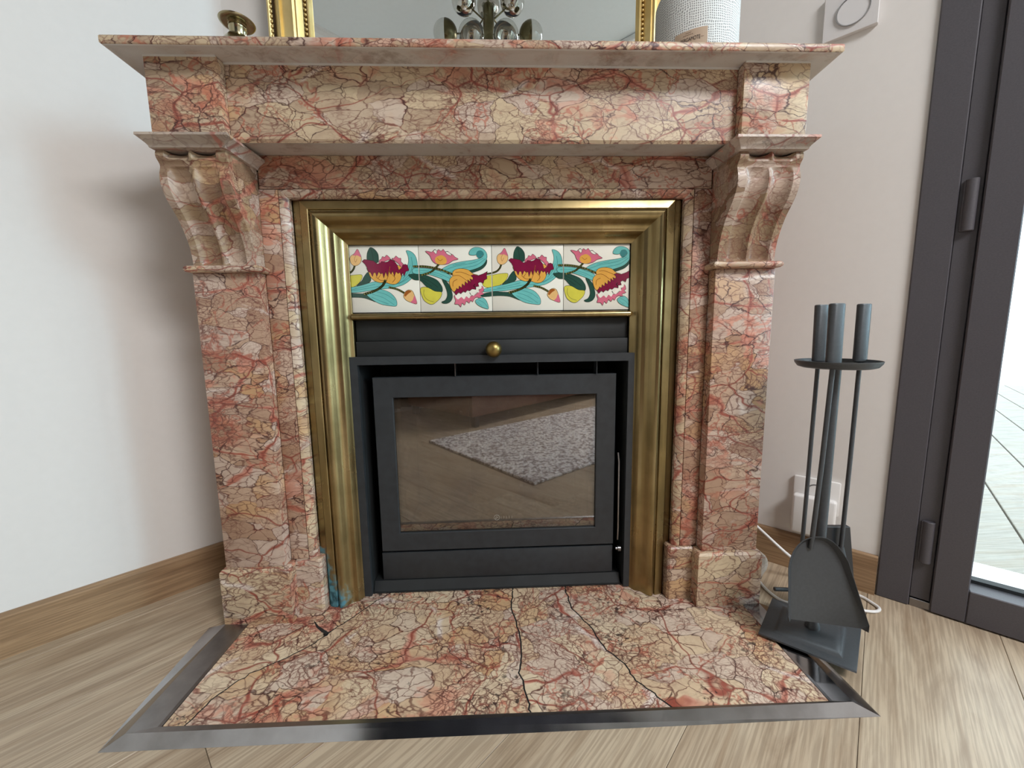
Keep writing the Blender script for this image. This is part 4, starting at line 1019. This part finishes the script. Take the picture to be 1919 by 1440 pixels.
arms = [(-.130, 0, 2.345, 'c'), (.130, 0, 2.345, 'c'), (-.232, 0, 2.190, 'b'), (.228, 0, 2.188, 'b'), (-.085, .20, 2.050, 'c'), (.085, .20, 2.050, 'c'), (-.10, -.19, 2.30, 'c'), (.10, -.19, 2.30, 'c'), (0, .13, 2.42, 'c'), (0, -.13, 2.42, 'c')]
for ax, ay, az, k in arms:
    c = Vector((cx+ax, cy+ay, az)); d = Vector((ax, ay, 0)).normalized()
    r = .064
    dirn = (d+Vector((0, 0, .75 if az > 2.32 else .03))).normalized()
    p0 = Vector((cx, cy, az-.085 if az > 2.32 else max(az, 2.07)))+d*.03
    bm = bmesh.new(); tube(bm, [p0, p0+(c-p0)*.5, c-dirn*r*.9], .0042, 8); a_ = obj('arm', bm, CB, ch, smooth=1.)
    q = dirn.to_track_quat('Z', 'Y').to_matrix()
    bm = bmesh.new(); sphere(bm, c, r, 28, 9, math.pi/2, math.pi, q)
    obj('cap', bm, CB if k == 'b' else CHR, a_, smooth=1.5)
    bm = bmesh.new(); sphere(bm, c, r*.985, 28, 9, 0, math.pi/2, q)
    obj('globe', bm, GLB.m, a_, smooth=1.5)
# rug
RUGN = NT('woven_rug'); P = RUGN.n('TexCoord').outputs['Object']
vv = RUGN.n('TexVoronoi', i_Scale=70.0); RUGN.l(P, vv.inputs['Vector'])
nn_ = RUGN.n('TexNoise', i_Scale=50.0, i_Detail=4.0); RUGN.l(P, nn_.inputs['Vector'])
RUGN.l(RUGN.mix(RUGN.smooth(nn_.outputs[0], .45, .6), srgb(238, 230, 226), srgb(160, 148, 146)), RUGN.b.inputs['Base Color']); RUGN.b.inputs['Roughness'].default_value = .95
RUGN.bump(vv.outputs[0], .8, .01)
bm = bmesh.new(); bx(bm, 0, 1.6, -.86, 0, 0, .012, .004, 2)
rg = obj('woven_rug', bm, RUGN.m, None, loc=(.146, -.622, FZ), rot=(0, 0, math.radians(-38.1)))
tag(rg, 'pale grey woven rug reflected in the stove glass', 'rug')
cl_ = empty('added_fill_panel', uv(2.45, -.40, CH), 'unseen square fill light added on the ceiling behind the camera', 'fill light')  # unseen body added to hold the ceiling fill
boxuv('fill_body', 1.95, 2.95, -.9, .1, 2.56, 2.598, WHITE, cl_, .004)
LE = NT('fill_glow'); LE.b.inputs['Emission Color'].default_value = (1, .93, .86, 1); LE.b.inputs['Emission Strength'].default_value = 1.5
boxuv('fill_face', 2.0, 2.9, -.85, .05, 2.545, 2.5598, LE.m, cl_, 0)
# dark cloth added along the back wall to darken the steel border's reflection
CUR = simple('added_curtain_cloth', srgb(44, 44, 50), .9, 0, .1, 30)
bm = bmesh.new(); rows = []
for z in (.03, 1.2, 2.36): rows.append([uv(.95+3.35*i/240, V0+.055+.030*math.sin(i*.9), z) for i in range(241)])
grid(bm, rows)
tag(obj('added_dark_curtain', bm, CUR, None, smooth=1.5), 'charcoal cloth added behind the camera as a dark reflection for the steel border', 'added_dark_curtain')
# sofa added as a dark stand-in for a reflection in the stove glass
LEA = simple('brown_leather', srgb(96, 56, 44), .45, 0, .15, 20, .1)
sf = empty('added_sofa', uv(1.9, -1.62, FZ), 'dark brown leather sofa added as a stand-in for a dark stove glass reflection', 'sofa')
boxuv('base', 1.0, 2.8, -1.96, -1.22, .06, .30, LEA, sf, .02, 2)
for a in (1.16, 1.96): boxuv('seat_cushion', a, a+.79, -1.85, -1.19, .305, .44, LEA, sf, .04, 3)
for a in (1.16, 1.96): boxuv('back_cushion', a, a+.79, -1.98, -1.86, .445, .86, LEA, sf, .05, 3)
for a in (1.0, 2.755): boxuv('armrest', a, a+.15, -1.98, -1.2, .305, .62, LEA, sf, .04, 3)
for a, b in ((1.04, -1.95), (1.04, -1.28), (2.72, -1.95), (2.72, -1.28)): boxuv('leg', a, a+.04, b, b+.04, FZ, .06, IRON_D, sf, .004)
